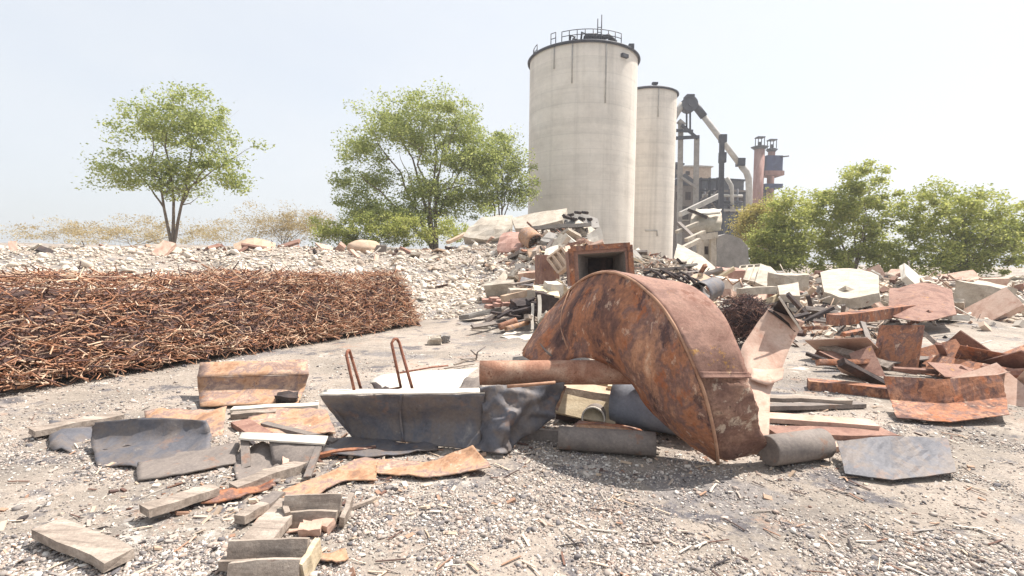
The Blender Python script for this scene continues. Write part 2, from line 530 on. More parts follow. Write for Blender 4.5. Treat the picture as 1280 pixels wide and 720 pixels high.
def thing(name, label, cat, loc, group=None):
    o = bpy.data.objects.new(name, None)
    o.empty_display_size = .2
    COL.objects.link(o)
    o.location = loc
    return tag(o, label, cat, group)
def flat(rows_px, d=None):
    return [[P(*p) for p in r] for r in rows_px]

# ================================================================== THE GROUND
xs = np.unique(np.concatenate([np.linspace(-900, -60, 15), np.linspace(-60, -12, 40), np.linspace(-12, 14, 174), np.linspace(14, 60, 40), np.linspace(60, 900, 15)]))
ys = np.unique(np.concatenate([np.linspace(-20, .5, 8), np.linspace(.5, 12, 110), np.linspace(12, 34, 90), np.linspace(34, 80, 30), np.linspace(80, 1500, 20)]))
vs = [(x, y, hg(x, y)) for y in ys for x in xs]
nx = len(xs)
fs = [(j * nx + i, j * nx + i + 1, (j + 1) * nx + i + 1, (j + 1) * nx + i) for j in range(len(ys) - 1) for i in range(nx - 1)]
g = MB().add(vs, fs, True).build('ground', 'ground', loc=(0, 0, 0))
g['kind'] = 'structure'

# stones: a lump with faceted, uneven faces
bm = bmesh.new()
bmesh.ops.create_icosphere(bm, subdivisions=1, radius=1)
ICO_V = np.array([v.co[:] for v in bm.verts])
ICO_F = np.array([[v.index for v in f.verts] for f in bm.faces])
bm.free()
nr = np.random.default_rng(5)
def stone_mass(name, pts, sizes, mat, flatz=.6):
    n = len(pts)
    J = ICO_V[None] * (1 + nr.uniform(-.42, .42, (n, 12, 1)))
    J = J * nr.uniform(.55, 1.35, (n, 1, 3)) * np.array([1, 1, flatz])
    a, b = nr.uniform(0, 6.28, (n, 1)), nr.uniform(-.6, .6, (n, 1))
    y_ = J[:, :, 1] * np.cos(b) - J[:, :, 2] * np.sin(b)
    z_ = J[:, :, 1] * np.sin(b) + J[:, :, 2] * np.cos(b)
    V = np.stack([J[:, :, 0] * np.cos(a) - y_ * np.sin(a), J[:, :, 0] * np.sin(a) + y_ * np.cos(a), z_], 2)
    V = V * np.array(sizes)[:, None, None] + np.array(pts)[:, None, :]
    F = (ICO_F[None] + (np.arange(n) * 12)[:, None, None]).reshape(-1, 3)
    V = V.reshape(-1, 3)
    me = bpy.data.meshes.new(name)
    me.vertices.add(len(V))
    me.vertices.foreach_set('co', V.ravel())
    me.loops.add(len(F) * 3)
    me.loops.foreach_set('vertex_index', F.ravel().astype(np.int32))
    me.polygons.add(len(F))
    me.polygons.foreach_set('loop_start', np.arange(0, len(F) * 3, 3, dtype=np.int32))
    me.update(calc_edges=True)
    me.validate()
    me.materials.append(MT[mat])
    o = bpy.data.objects.new(name, me)
    COL.objects.link(o)
    return o
def scatter(n, y0, y1, power, xlo, xhi, keep=None):
    out = []
    while len(out) < n:
        u = rnd.random()
        y = (y0 ** (1 - power) + u * (y1 ** (1 - power) - y0 ** (1 - power))) ** (1 / (1 - power)) if power != 1 else y0 * (y1 / y0) ** u
        x = rnd.uniform(xlo(y), xhi(y))
        if keep and rnd.random() > keep(x, y):
            continue
        out.append((x, y))
    return out
pp = scatter(115000, 2.0, 8.5, 1.8, lambda y: -1.05 * y - .3, lambda y: 1.08 * y + .3,
             lambda x, y: min(1, max(.10, .42 + 1.5 * fbm(x * 1.1, y * 1.1, 4) + .5 * fbm(x * 4, y * 4, 9))) * (1 if y < 4.9 else .35))
sz = [min(.022, .0031 * math.exp(abs(rnd.gauss(0, .66)))) * (1 if y < 5 else 1.3) for x, y in pp]
tag(stone_mass('gravel', [(x, y, hg(x, y) + s * .2) for (x, y), s in zip(pp, sz)], sz, 'stone'), 'loose pale gravel and chips strewn over the foreground ground', 'gravel', kind='stuff')
pp = scatter(46000, 13.2, 34, 1.4, lambda y: -1.08 * y, lambda y: min(1.08 * y, 40),
             lambda x, y: (1 if y > 15 + .8 * fbm(x * .3, 2) else .45))
sz = [min(.15 if y < 20 else .28, .028 * math.exp(abs(rnd.gauss(0, .68)))) * (.8 if y < 17 else 1) for x, y in pp]
tag(stone_mass('rubble', [(x, y, hg(x, y) + s * .25) for (x, y), s in zip(pp, sz)], sz, 'rubble'), 'pale broken rubble covering the rising bank behind the yard', 'rubble', kind='stuff')

q = random.Random(77)
m = MB()
for x, y in scatter(420, 2.3, 6.5, 1.6, lambda y: -1.0 * y, lambda y: 1.0 * y):
    a, l = q.uniform(0, 6.3), q.uniform(.03, .16)
    z = hg(x, y) + .012
    d = Vector((math.cos(a) * l, math.sin(a) * l, q.uniform(-.01, .02)))
    m.plank(Vector((x, y, z)) - d * .5, Vector((x, y, z)) + d * .5, q.uniform(.004, .014), .004, rough=.004, seg=2, seed=x)
tag(m.build('splinters', 'bits'), 'thin wood splinters and rusty flakes scattered on the gravel', 'splinters', kind='stuff')

# ------------------------------------------------------------------ the hazy air
HZ = MB().box((10, 75, 18.9), (330, 330, 42.2))
hz = HZ.build('haze', 'haze')
hz['kind'] = 'stuff'
m = MB()
for _ in range(1500):
    k = q.random()
    if k < .6:
        x, y = q.gauss(-1.5, .75), q.gauss(3.6, .62)
    elif k < .85:
        x, y = q.gauss(.5, .9), q.gauss(4.4, .5)
    else:
        x, y = q.gauss(2.6, .8), q.gauss(4.6, .8)
    if y < 2.3:
        continue
    sz_ = min(.03, .010 * math.exp(abs(q.gauss(0, .75))))
    M = Matrix.Rotation(q.uniform(0, 6.3), 3, 'Z') @ Matrix.Rotation(q.gauss(0, .3), 3, 'X') @ Matrix.Rotation(q.gauss(0, .3), 3, 'Y')
    m.box((x, y, hg(x, y) + sz_ * .25), (sz_ * q.uniform(1, 3.2), sz_ * q.uniform(.5, 1.3), sz_ * q.uniform(.12, .6)), M)
tag(m.build('fragments', 'bits'), 'small broken flakes and chips lying between the scrap pieces', 'fragments', kind='stuff')
# ================================================================== SILOS
def silo(label, cx, cy, r, ztop, kind):
    zb = hg(cx, cy - r) - .6
    t = thing('silo', label, 'silo', (cx, cy, zb), 'concrete silos behind the rubble')
    S = 96
    ring = lambda rr, z: [(cx + rr * math.cos(2 * math.pi * k / S), cy + rr * math.sin(2 * math.pi * k / S), z) for k in range(S)]
    zs = [zb + (ztop - zb) * i / 14 for i in range(15)]
    vs = [p for z in zs for p in ring(r, z)]
    fs = [(i * S + k, i * S + (k + 1) % S, (i + 1) * S + (k + 1) % S, (i + 1) * S + k) for i in range(14) for k in range(S)]
    MB().add(vs, fs, True).build('wall', 'silo', t)
    # shallow cone roof with an overhanging dark eave ring
    prof = [(r + .10, ztop - .22), (r + .12, ztop + .02), (r - .02, ztop + .10), (r * .55, ztop + .42), (.3, ztop + .7)]
    vs = [p for q in prof for p in ring(*q)]
    fs = [(i * S + k, i * S + (k + 1) % S, (i + 1) * S + (k + 1) % S, (i + 1) * S + k) for i in range(len(prof) - 1) for k in range(S)]
    fs += [tuple((len(prof) - 1) * S + k for k in range(S))]
    rf = MB().add(vs, fs, False).build('roof', 'slate', t)
    m = MB()
    for k in range(S):
        a, b = 2 * math.pi * k / S, 2 * math.pi * (k + 1) / S
        m.tube([(cx + (r + .13) * math.cos(a), cy + (r + .13) * math.sin(a), ztop - .08), (cx + (r + .13) * math.cos(b), cy + (r + .13) * math.sin(b), ztop - .08)], .10, 6, False)
    m.build('eave_ring', 'darksteel', rf)
    at = lambda deg, z, rr=None: Vector((cx + (rr or r + .05) * math.cos(R(deg)), cy + (rr or r + .05) * math.sin(R(deg)), z))
    def rail(d0, d1, n, h, rr):
        m = MB()
        dg = [d0 + (d1 - d0) * i / n for i in range(n + 1)]
        for z in (h, h * .55):
            m.tube([at(q, ztop + .05 + z, rr) for q in dg], .035, 5)
        for q in dg[::2]:
            m.tube([at(q, ztop - .05, rr), at(q, ztop + .05 + h, rr)], .04, 5)
        return m
    if kind == 'big':
        rail(240, 304, 16, .9, r - .15).build('railing', 'darksteel', t)
        rail(227, 233, 2, 1.0, r - .15).build('railing', 'darksteel', t)
        rail(50, 200, 24, .9, r - .3).build('railing', 'darksteel', t)
        e = MB()
        for q, hh in ((246, .8), (249, .5), (259, .95), (262, .6)):
            p = at(q, ztop, r - .7)
            e.tube([p, p + Vector((.1, 0, hh)), p + Vector((.5, 0, hh * .8))], .09, 7)
        e.build('vent_pipe', 'darksteel', t)
        e = MB()
        p = at(271, ztop, r - .8)
        e.tube([p + Vector((-.45, 0, .55)), p + Vector((.45, 0, .6))], .3, 14)
        e.box(p + Vector((0, 0, .2)), (1.1, .5, .35))
        e.box(p + Vector((.65, 0, .5)), (.25, .45, .5))
        e.build('motor', 'darksteel', t)
        e = MB()
        for dx in (0, .32):
            e.tube([at(278, ztop, r - .6) + Vector((dx, 0, 0)), at(278, ztop + 2.0 + dx, r - .6) + Vector((dx, 0, 0))], .045, 6)
        for z in (.5, .9, 1.3):
            e.tube([at(278, ztop + z, r - .6), at(278, ztop + z, r - .6) + Vector((.32, 0, 0))], .03, 5)
        e.build('mast', 'darksteel', t)
        e = MB()
        e.tube([at(284, ztop + .5, r - .7), at(292, ztop + .75, r - .7), at(301, ztop + .3, r - .5)], [.22, .22, .16], 10)
        e.build('duct', 'darksteel', t)
        for q, l in ((252, 3.4), (285, 5.0), (233, 2.0)):
            MB().tube([at(q, ztop - .1), at(q, ztop - l)], .055, 6).build('drain_pipe', 'palesteel', t)
        MB().box(at(306, ztop - .9, r + .08), (.7, .35, .28), Matrix.Rotation(R(306 - 270), 3, 'Z')).build('wall_bracket', 'darksteel', t)
        MB().box(at(317, ztop + .1, r + .05), (.45, .45, .4)).build('lamp_box', 'darksteel', t)
    else:
        e = MB()
        p = at(275, ztop + .1, r - .9)
        e.tube([p, p + Vector((0, 0, .45))], .2, 10)
        e.box(p + Vector((0, 0, .5)), (.6, .4, .2))
        e.build('vent', 'darksteel', t)
        MB().tube([at(277, ztop - .1), at(277, ztop - 3.2)], .06, 6).build('drain_pipe', 'palesteel', t)
        MB().tube([at(258, ztop - 15.2), at(281, ztop - 15.2), at(282, ztop - 15.8)], .1, 6).build('wall_pipe', 'palesteel', t)
        rail(20, 160, 16, 1.0, r - .3).build('railing', 'darksteel', t)
    return t
silo('wide round concrete silo with rusty railing and masts on its roof', 6.25, 47.8, 4.86, 19.6, 'big')
silo('slimmer bare concrete silo standing half behind the wide one', 14.9, 58.5, 3.2, 20.1, 'small')

# ================================================================== PLANT ON THE RIGHT
def beam(p0, p1, a, b=None):
    return MB().plank(p0, p1, a, b or a, seg=1)
def zfoot(p):
    return hg(p.x, p.y) - .4
# arched conveyor duct
D = 68
t = thing('conveyor_duct', 'pale tube conveyor rising to a round head then sloping down over the plant', 'conveyor', P(860, 320, D))
path = [P(836, 158, D), P(848, 138, D), P(853, 130, D)]
MB().tube(path, .42, 16).build('feed_pipe', 'palesteel', t)
h = MB()
hp = P(861, 131, D)
h.tube([hp + Vector((0, -.65, 0)), hp + Vector((0, .65, 0))], 1.0, 24)
h.tube([hp + Vector((0, -.8, 0)), hp + Vector((0, .8, 0))], .35, 12)
hd = h.build('head', 'slate', t)
MB().box(hp + Vector((0, 0, .9)), (1.0, 1.5, .5)).build('head_cover', 'darksteel', hd)
MB().tube([P(867, 129, D), P(880, 146, D)], .5, 14).build('collar', 'darksteel', t)
MB().tube([P(876, 141, D), P(905, 179, D), P(929, 211, D)], .36, 16).build('sloping_pipe', 'palesteel', t)
MB().tube([P(927, 208, D), P(933, 215, D), P(936, 224, D), P(936.5, 240, D), P(935.5, 292, D)], .42, 16).build('drop_pipe', 'palesteel', t)
for dx in (-2.2, 2.2):
    MB().tube([P(860.5 + dx, 136, D), P(860.5 + dx, 164, D)], .12, 6).build('strut', 'darksteel', t)
MB().box(P(925.5, 203, D), (.9, 1, 1.0)).build('drive_box', 'darksteel', t)
# support frame
t = thing('support_frame', 'concrete frame of two columns with steel cross beams beside the slim silo', 'frame', P(862, 320, D))
for px, y0 in ((851, 155), (871, 173)):
    a = P(px, y0, D)
    b = P(px - 1.2, 290, D)
    b.z = zfoot(b)
    beam(a, b, .55).build('column', 'greyconc', t)
beam(P(843, 163, D - .5), P(866, 164, D - .5), .3, .35).build('cross_beam', 'darksteel', t)
beam(P(840, 173, D - .5), P(874, 171, D - .5), .3, .4).build('cross_beam', 'darksteel', t)
beam(P(852, 156, D - .5), P(872, 173, D - .5), .25, .35).build('cross_beam', 'darksteel', t)
beam(P(848, 151, D), P(855, 157, D), .7, .5).build('cap', 'greyconc', t)
beam(P(852, 222, D - .5), P(871, 235, D - .5), .3, .3).build('brace', 'greyconc', t)
# dark steel post in front
p = P(902.5, 170, 62)
b = P(901.5, 292, 62)
b.z = zfoot(b)
t = thing('steel_post', 'tall dark steel post crossing in front of the sloping conveyor', 'post', b)
beam(p, b, .42, .5).build('shaft', 'darksteel', t)
MB().box(p + Vector((.1, 0, -.3)), (.8, .6, .9)).build('head_bracket', 'darksteel', t)
MB().box(P(903, 197, 62), (.75, .6, 1.2)).build('clamp', 'darksteel', t)

def building(name, label, cat, px0, px1, ytop, d, depth, wall, roof=None, rise=0, wins=(), fascia=None):
    a, b = P(px0, ytop, d), P(px1, ytop, d)
    z0 = min(hg(a.x, d), hg(b.x, d)) - .5
    z1 = (a.z + b.z) / 2
    t = thing(name, label, cat, ((a.x + b.x) / 2, d + depth / 2, z0))
    MB().box(((a.x + b.x) / 2, d + depth / 2, (z0 + z1) / 2), (b.x - a.x, depth, z1 - z0)).build('wall', wall, t)
    if roof:
        m = MB()
        e = .3
        m.prism([(a.x - e, d - e, z1), (b.x + e, d - e, z1), (b.x + e, d - e, z1 + .22), ((a.x + b.x) / 2, d - e, z1 + .22 + rise), (a.x - e, d - e, z1 + .22)], (0, depth + 2 * e, 0))
        m.build('roof', roof, t)
    for (x0, y0, x1, y1, mt) in wins:
        q0, q1 = P(x0, y0, d), P(x1, y1, d)
        f = MB().box(((q0.x + q1.x) / 2, d - .02, (q0.z + q1.z) / 2), (abs(q1.x - q0.x), .16, abs(q0.z - q1.z))).build('window' if mt == 'dark' else 'panel', mt, t)
        if mt == 'dark' and abs(q1.x - q0.x) > .8:
            MB().box(((q0.x + q1.x) / 2, d - .06, q1.z - .04), (abs(q1.x - q0.x) + .2, .3, .12)).build('sill', 'conc', f)
    return t
building('plant_building', 'dark grey plant building with slate fascia under the sloping conveyor', 'building', 873, 930, 226, 84, 10, 'slate', 'darksteel', .2,
         [(876, 236, 886, 246, 'dark'), (890, 236, 900, 246, 'dark'), (906, 238, 918, 248, 'dark'), (921, 238, 928, 248, 'dark'), (876, 254, 893, 262, 'dustysteel'), (905, 252, 926, 268, 'greyconc')])
building('concrete_block', 'tan concrete block rising behind the grey plant building', 'building', 853, 889, 209, 98, 8, 'tan', 'conc', 0.1,
         [(857, 214, 862, 219, 'dark'), (867, 214, 872, 219, 'dark')])
building('shed', 'dark low shed between the slim silo and the plant building', 'shed', 838, 872, 232, 76, 7, 'dustysteel', 'slate', 1.5,
         [(845, 240, 851, 250, 'dark'), (857, 240, 863, 250, 'dark'), (848, 258, 860, 275, 'dark')])
building('boiler_house', 'narrow dark house wedged against the back of the slim silo', 'building', 838, 853, 206, 90, 6, 'darksteel', 'slate', .2,
         [(845, 212, 849, 218, 'dustysteel'), (845, 226, 849, 232, 'dustysteel')])
building('stair_house', 'grey windowed block stepping down left of the drop pipe', 'building', 905, 934, 240, 80, 3, 'slate', 'dustysteel', .1,
         [(908, 246, 913, 253, 'dark'), (916, 246, 921, 253, 'dark'), (924, 246, 929, 253, 'dark'), (908, 260, 913, 267, 'dark'), (916, 260, 921, 267, 'dark')])
t = thing('braced_scaffold', 'tall dark braced steel frame between the concrete columns and the steel post', 'frame', P(885, 300, 72))
for px in (876, 887, 897):
    a, b = P(px, 222, 72), P(px, 290, 72)
    b.z = zfoot(b)
    MB().plank(a, b, .28, .28, seg=1).build('post', 'darksteel', t)
for y_ in (224, 238, 250, 264):
    MB().plank(P(874, y_, 71.6), P(899, y_ + .5, 71.6), .3, .25, seg=1).build('cross_beam', 'darksteel', t)
for a, b in (((876, 250), (887, 238)), ((887, 250), (897, 238)), ((876, 264), (887, 250)), ((897, 264), (887, 250))):
    MB().plank(P(*a, 71.3), P(*b, 71.3), .14, .14, seg=1).build('brace', 'dustysteel', t)
t = thing('screw_conveyor', 'pale inclined trough conveyor low before the plant', 'conveyor', P(880, 275, 66))
MB().plank(P(850, 268, 66), P(900, 244, 68), .7, .6, seg=1).build('trough', 'palesteel', t)
for f_ in (.25, .8):
    a = P(850, 268, 66).lerp(P(900, 244, 68), f_)
    MB().plank(a, Vector((a.x, a.y, zfoot(a))), .2, .2, seg=1).build('leg', 'darksteel', t)
# silver gantry under the plant roof
t = thing('pipe_rack', 'rack of thin pipes and walkways in front of the plant building', 'pipe rack', P(900, 300, 74))
for px in (881, 893, 912, 922):
    a, b = P(px, 236, 74), P(px, 290, 74)
    b.z = zfoot(b)
    MB().tube([a, b], .14, 6).build('post', 'darksteel', t)
for y_, mt in ((244, 'palesteel'), (252, 'darksteel'), (262, 'palesteel')):
    MB().tube([P(878, y_, 74), P(928, y_ + 1, 74)], .2, 8).build('pipe', mt, t)
MB().tube([P(908, 222, 74), P(914, 232, 74), P(915, 262, 74)], .32, 10).build('elbow_pipe', 'palesteel', t)
MB().box(P(900, 257, 74), (4.5, .9, .15)).build('walkway', 'darksteel', t)
# twin stack tower
D = 105
base = P(962, 320, D)
base.z = hg(base.x, base.y)
t = thing('stack_tower', 'blue clad tower with two red brown stacks topped by lantern caps', 'tower', base)
def stack(px, y0, r, mt):
    a = P(px, y0, D)
    b = Vector((a.x, a.y, base.z - .4))
    MB().tube([a, b], r, 18).build('stack', mt, t)
    c = MB()
    c.tube([a + Vector((0, 0, .05)), a + Vector((0, 0, .5))], [r * 1.1, r * 1.7], 16)
    c.tube([a + Vector((0, 0, .5)), a + Vector((0, 0, .75))], [r * 1.7, r * .8], 16)
    cc = c.build('cap', 'darksteel', t)
    l = MB()
    for dx in (-.62, .62):
        for dy in (-.62, .62):
            l.tube([a + Vector((dx, dy, .7)), a + Vector((dx, dy, 2.4))], .09, 5)
    l.box(a + Vector((0, 0, 2.4)), (1.5, 1.5, .2))
    l.tube([a + Vector((0, 0, .7)), a + Vector((0, 0, 1.5))], .35, 10)
    l.build('lantern', 'darksteel', cc)
stack(949.5, 187, 1.0, 'redstack')
D += 1.7
stack(964.5, 190, .7, 'redstack')
D -= 1.7
for px, mt, wd in ((943, 'darksteel', .8), (955, 'redstack', 1.0)):
    a = P(px, 191, D - 1.4)
    b = Vector((a.x, a.y, base.z - .4))
    beam(a, b, wd, 1.0).build('column', mt, t)
a, b = P(958.5, 194, D), P(979, 194, D)
zt = a.z
zb_ = P(960, 213, D).z
MB().box(((a.x + b.x) / 2, D + 1.7, (zt + zb_) / 2), (b.x - a.x, 3.4, zt - zb_)).build('cladding', 'bluepaint', t)
zc, zd = P(960, 219, D).z, P(960, 232, D).z
MB().box(((a.x + b.x) / 2, D + 1.7, (zc + zb_) / 2), (b.x - a.x + .6, 3.8, .9)).build('floor_beam', 'redstack', t)
for x_ in (a.x + .25, (a.x + b.x) / 2, b.x - .25):
    for y_ in (D + .3, D + 3.1):
        beam((x_, y_, zb_), (x_, y_, base.z - .4), .55).build('leg', 'bluepaint', t)
MB().box(((a.x + b.x) / 2, D + 1.7, zd), (b.x - a.x + .3, 3.6, .8)).build('floor_beam', 'bluepaint', t)
MB().box(((a.x + b.x) / 2, D + 3.2, (zd + base.z) / 2), (b.x - a.x, .3, zd - base.z)).build('lower_wall', 'bluepaint', t)
beam(P(981, 192, D), Vector((P(981, 192, D).x, D, base.z)), .4).build('column', 'dustysteel', t)
MB().tube([P(976, 196, D - .4), P(986, 195, D - .4)], .16, 6).build('outrigger', 'darksteel', t)

# ================================================================== TREES
def leaf_cloud(name, pts, size, mat, parent, seed=1, droop=0):
    n = len(pts)
    r_ = np.random.default_rng(seed)
    pts = np.array(pts, float)
    a = r_.uniform(0, 2 * np.pi, n)
    b = r_.uniform(-.9, .9, n)
    u = np.stack([np.cos(a) * np.cos(b), np.sin(a) * np.cos(b), np.sin(b) - droop], 1)
    u /= np.linalg.norm(u, axis=1, keepdims=True)
    q = r_.normal(size=(n, 3))
    v = np.cross(u, q)
    v /= np.linalg.norm(v, axis=1, keepdims=True)
    s_ = size * r_.uniform(.6, 1.5, (n, 1))
    u, v = u * s_, v * s_ * .62
    V = np.stack([pts - u, pts + v * .8 - u * .1, pts + u, pts - v * .8 - u * .1], 1)
    o_ = np.array(parent.location)
    V = (V.reshape(-1, 3) - o_)
    me = bpy.data.meshes.new(name)
    me.vertices.add(4 * n)
    me.vertices.foreach_set('co', V.ravel())
    me.loops.add(4 * n)
    me.loops.foreach_set('vertex_index', np.arange(4 * n, dtype=np.int32))
    me.polygons.add(n)
    me.polygons.foreach_set('loop_start', np.arange(0, 4 * n, 4, dtype=np.int32))
    me.update(calc_edges=True)
    me.validate()
    me.materials.append(MT[mat])
    o = bpy.data.objects.new(name, me)
    COL.objects.link(o)
    o.parent = parent
    return o
def tree(name, label, cat, base, stems, lobes, nclump, perclump, leaf, mat, seed, group=None, r0=.16, csize=.5, twigs=True):
    """stems: end points; lobes: (centre, radii) ellipsoids that make up the crown"""
    q = random.Random(seed)
    base = Vector(base)
    t = thing(name, label, cat, base, group)
    tm, cm = MB(), MB()
    nodes = []
    mains = []
    for si, (e, bend) in enumerate(stems):
        e = Vector(e)
        n = 9
        pl = []
        root, rr0 = base, r0
        if si >= max(3, len(stems) * .4) and len(stems) > 4 and mains:
            best = min(mains, key=lambda ml: (ml[-1] - e).length)
            k_ = q.choice((2, 3, 4))
            root, rr0 = best[k_], r0 * (1 - .86 * k_ / n) * .8
        for i in range(n + 1):
            f_ = i / n
            p = root.lerp(e, f_)
            k = f_ ** 1.6
            wv = .05 * (e - root).length * f_
            p.x = root.x + (e.x - root.x) * (f_ * (1 - bend) + k * bend) + wv * 1.6 * fbm(f_ * 4, e.x, seed)
            p.y = root.y + (e.y - root.y) * (f_ * (1 - bend) + k * bend) + wv * 1.6 * fbm(f_ * 4, e.y + 4, seed)
            jt = 0 if (i == 0 and root is not base) else .06
            pl.append(p + Vector((q.uniform(-jt, jt), q.uniform(-jt, jt), -.3 if (i == 0 and root is base) else 0)))
        if root is base:
            mains.append(pl)
        tm.tube(pl, [rr0 * (1 - .86 * i / n) for i in range(n + 1)], 7)
        nodes += [(p, rr0 * (1 - .86 * i / n)) for i, p in enumerate(pl) if i >= 3]
    L = []
    wts = [l[1][0] * l[1][1] * l[1][2] for l in lobes]
    for _ in range(nclump):
        c, rad = q.choices(lobes, wts)[0]
        d = Vector((q.gauss(0, 1), q.gauss(0, 1), q.gauss(0, 1))).normalized() * (q.random() ** .45)
        p = Vector(c) + Vector((d.x * rad[0], d.y * rad[1], d.z * rad[2]))
        best = min(nodes, key=lambda nn: (nn[0] - p).length + max(0, nn[0].z - p.z) * 1.2)
        a = best[0]
        mid = a.lerp(p, .5) + Vector((q.uniform(-.2, .2), q.uniform(-.2, .2), -.12 * (p - a).length))
        rr = min(best[1] * .6, .045)
        cm.tube([a, mid, p], [rr, rr * .6, rr * .2], 5, False)
        if (p - a).length > 1.2:
            nodes.append((mid, rr * .8))
        for _k in range(3):
            e = p + Vector((q.gauss(0, csize), q.gauss(0, csize), q.gauss(.1, csize * .8)))
            cm.tube([p, p.lerp(e, .5) + Vector((0, 0, .05)), e], [rr * .35, rr * .25, .004], 4, False)
        cs = csize * q.uniform(.45, 1.5)
        for _k in range(int(perclump * q.uniform(.5, 1.4))):
            gg = lambda: max(-1.7, min(1.7, q.gauss(0, 1))) * cs
            L.append((p.x + gg(), p.y + gg(), p.z + gg() * .6))
    tr = tm.build('trunk', 'bark', t)
    cm.build('limbs', 'bark', tr)
    leaf_cloud('crown', L, leaf, mat, t, seed)
    return t
def lob(px, py, d, rx, rz, ry=None):
    """lobe given by its middle and its half width and half height as pixels at that distance"""
    s_ = d / FPX
    return (P(px, py, d), (rx * s_, (ry or rx) * s_, rz * s_))
D = 38
b0 = P(545, 305, D)
b0.z = hg(b0.x, D)
E = lambda px, py, dd=0: P(px, py, D + dd)
tree('broadleaf_tree', 'large many stemmed green tree left of the wide silo', 'tree', b0,
     [(E(470, 165), .15), (E(448, 215, -1.5), .2), (E(495, 140, 1), .1), (E(520, 150, -1), .1), (E(545, 130, .5), .1), (E(560, 135, 1.4), .1), (E(575, 150, -1.2), .1), (E(598, 175, .6), .1), (E(500, 190, 2), .2), (E(436, 262, .5), .3), (E(606, 225, -1), .2), (E(580, 200, 1.5), .2)],
     [lob(480, 148, D, 42, 24), lob(545, 138, D, 50, 22), lob(455, 185, D, 34, 26), lob(436, 225, D, 22, 26), lob(432, 255, D, 17, 18), lob(590, 175, D, 30, 30), lob(520, 170, D, 56, 18), lob(470, 225, D, 34, 18), lob(565, 200, D, 44, 18), lob(604, 200, D, 20, 22), lob(550, 238, D, 56, 16), lob(446, 258, D, 28, 20), lob(500, 270, D, 70, 14), lob(585, 258, D, 36, 18), lob(608, 225, D, 26, 30), lob(612, 195, D, 22, 24)],
     520, 105, .088, 'leaf', 11, 'trees behind the rubble bank', r0=.15, csize=.40)
D = 40
b0 = P(628, 282, D)
b0.z = hg(b0.x, D)
tree('broadleaf_tree', 'slender open crowned tree against the left side of the wide silo', 'tree', b0,
     [(E(600, 195), .5), (E(615, 180), .3), (E(632, 170), .2), (E(648, 185), .3), (E(660, 200), .4), (E(606, 225), .5), (E(652, 218), .4)],
     [lob(628, 178, D, 22, 18), lob(645, 205, D, 26, 22), lob(608, 208, D, 24, 26), lob(650, 238, D, 22, 20), lob(616, 245, D, 24, 20)],
     150, 85, .085, 'leaf', 13, 'trees behind the rubble bank', r0=.09, csize=.36)
D = 30
b0 = P(215, 312, D)
b0.z = hg(b0.x, D)
tree('broadleaf_tree', 'green tree at the left edge whose branch tips reach over the yard', 'tree', b0,
     [(E(180, 150), .3), (E(215, 120), .1), (E(250, 140), .1), (E(285, 170), .2), (E(320, 182), .2), (E(150, 190), .2), (E(240, 190), .1)],
     [lob(185, 160, D, 40, 34), lob(235, 145, D, 44, 32), lob(270, 185, D, 34, 28), lob(160, 215, D, 34, 30), lob(225, 225, D, 42, 26), lob(322, 180, D, 12, 8), lob(285, 225, D, 24, 22)],
     170, 115, .08, 'leaf', 17, 'trees behind the rubble bank', r0=.10, csize=.4)
# low growth
def bush(label, pxs, d, name='bush', mat='leafy', n=40, per=90, leaf=.07, seed=1, group=None, r0=.03, cs=.28):
    px = sum(p[0] for p in pxs) / len(pxs)
    b = P(px, 320, d)
    b.z = hg(b.x, d) - .05
    q = random.Random(seed)
    stems = []
    for (x, y, rx, ry) in pxs:
        for _ in range(3):
            stems.append((P(x + q.uniform(-.6, .6) * rx, y - ry * .5 * q.random(), d + q.uniform(-.4, .4)), .3))
    return tree(name, label, 'bush', b, stems, [lob(x, y, d, rx, ry) for x, y, rx, ry in pxs], n, per, leaf, mat, seed, group, r0=r0, csize=cs)
bush('low olive bush at the foot of the large many stemmed tree', [(430, 290, 36, 18), (470, 284, 36, 22), (508, 290, 30, 18), (405, 286, 20, 20), (560, 290, 34, 16)], 34, n=190, per=90, mat='leafy', seed=21, group='bushes along the bank')
bush('pale dry brush standing left of the olive bush', [(345, 286, 28, 20), (388, 284, 34, 22), (362, 272, 18, 18), (316, 276, 22, 22)], 44, name='dry_brush', n=170, per=70, mat='dryleaf', seed=22, leaf=.06, r0=.03, cs=.4, group='bushes along the bank')
bush('faint dry brush on the bank behind the left rebar heap', [(250, 290, 60, 18), (160, 290, 60, 20), (80, 290, 60, 18)], 44, name='dry_brush', n=150, per=100, mat='dryleaf', seed=23, leaf=.06, cs=.4, group='bushes along the bank')
bush('yellowish budding bush beside the drop pipe', [(935, 286, 16, 24), (950, 274, 18, 20), (964, 264, 16, 14)], 38, mat='budleaf', n=110, per=110, leaf=.07, seed=24, group='bushes along the bank', cs=.36)
bush('green leafy bush right of the block wall', [(965, 298, 26, 28), (985, 268, 22, 32), (992, 308, 22, 28), (942, 316, 16, 20), (970, 328, 30, 16)], 31, n=190, per=120, leaf=.075, seed=25, group='bushes along the bank')
bush('tall dark bush at the far right of the bank', [(1030, 275, 36, 40), (1075, 250, 42, 46), (1110, 285, 38, 38), (1040, 320, 36, 24), (1090, 322, 44, 24)], 32, n=240, per=120, leaf=.085, seed=26, mat='leafy', group='bushes along the bank', r0=.06)
bush('second tall bush beyond the right edge of the yard', [(1170, 270, 40, 44), (1220, 280, 40, 40), (1265, 285, 36, 38), (1180, 322, 40, 24), (1240, 322, 46, 26)], 30, n=240, per=110, leaf=.085, seed=27, mat='leafy', group='bushes along the bank', r0=.06)

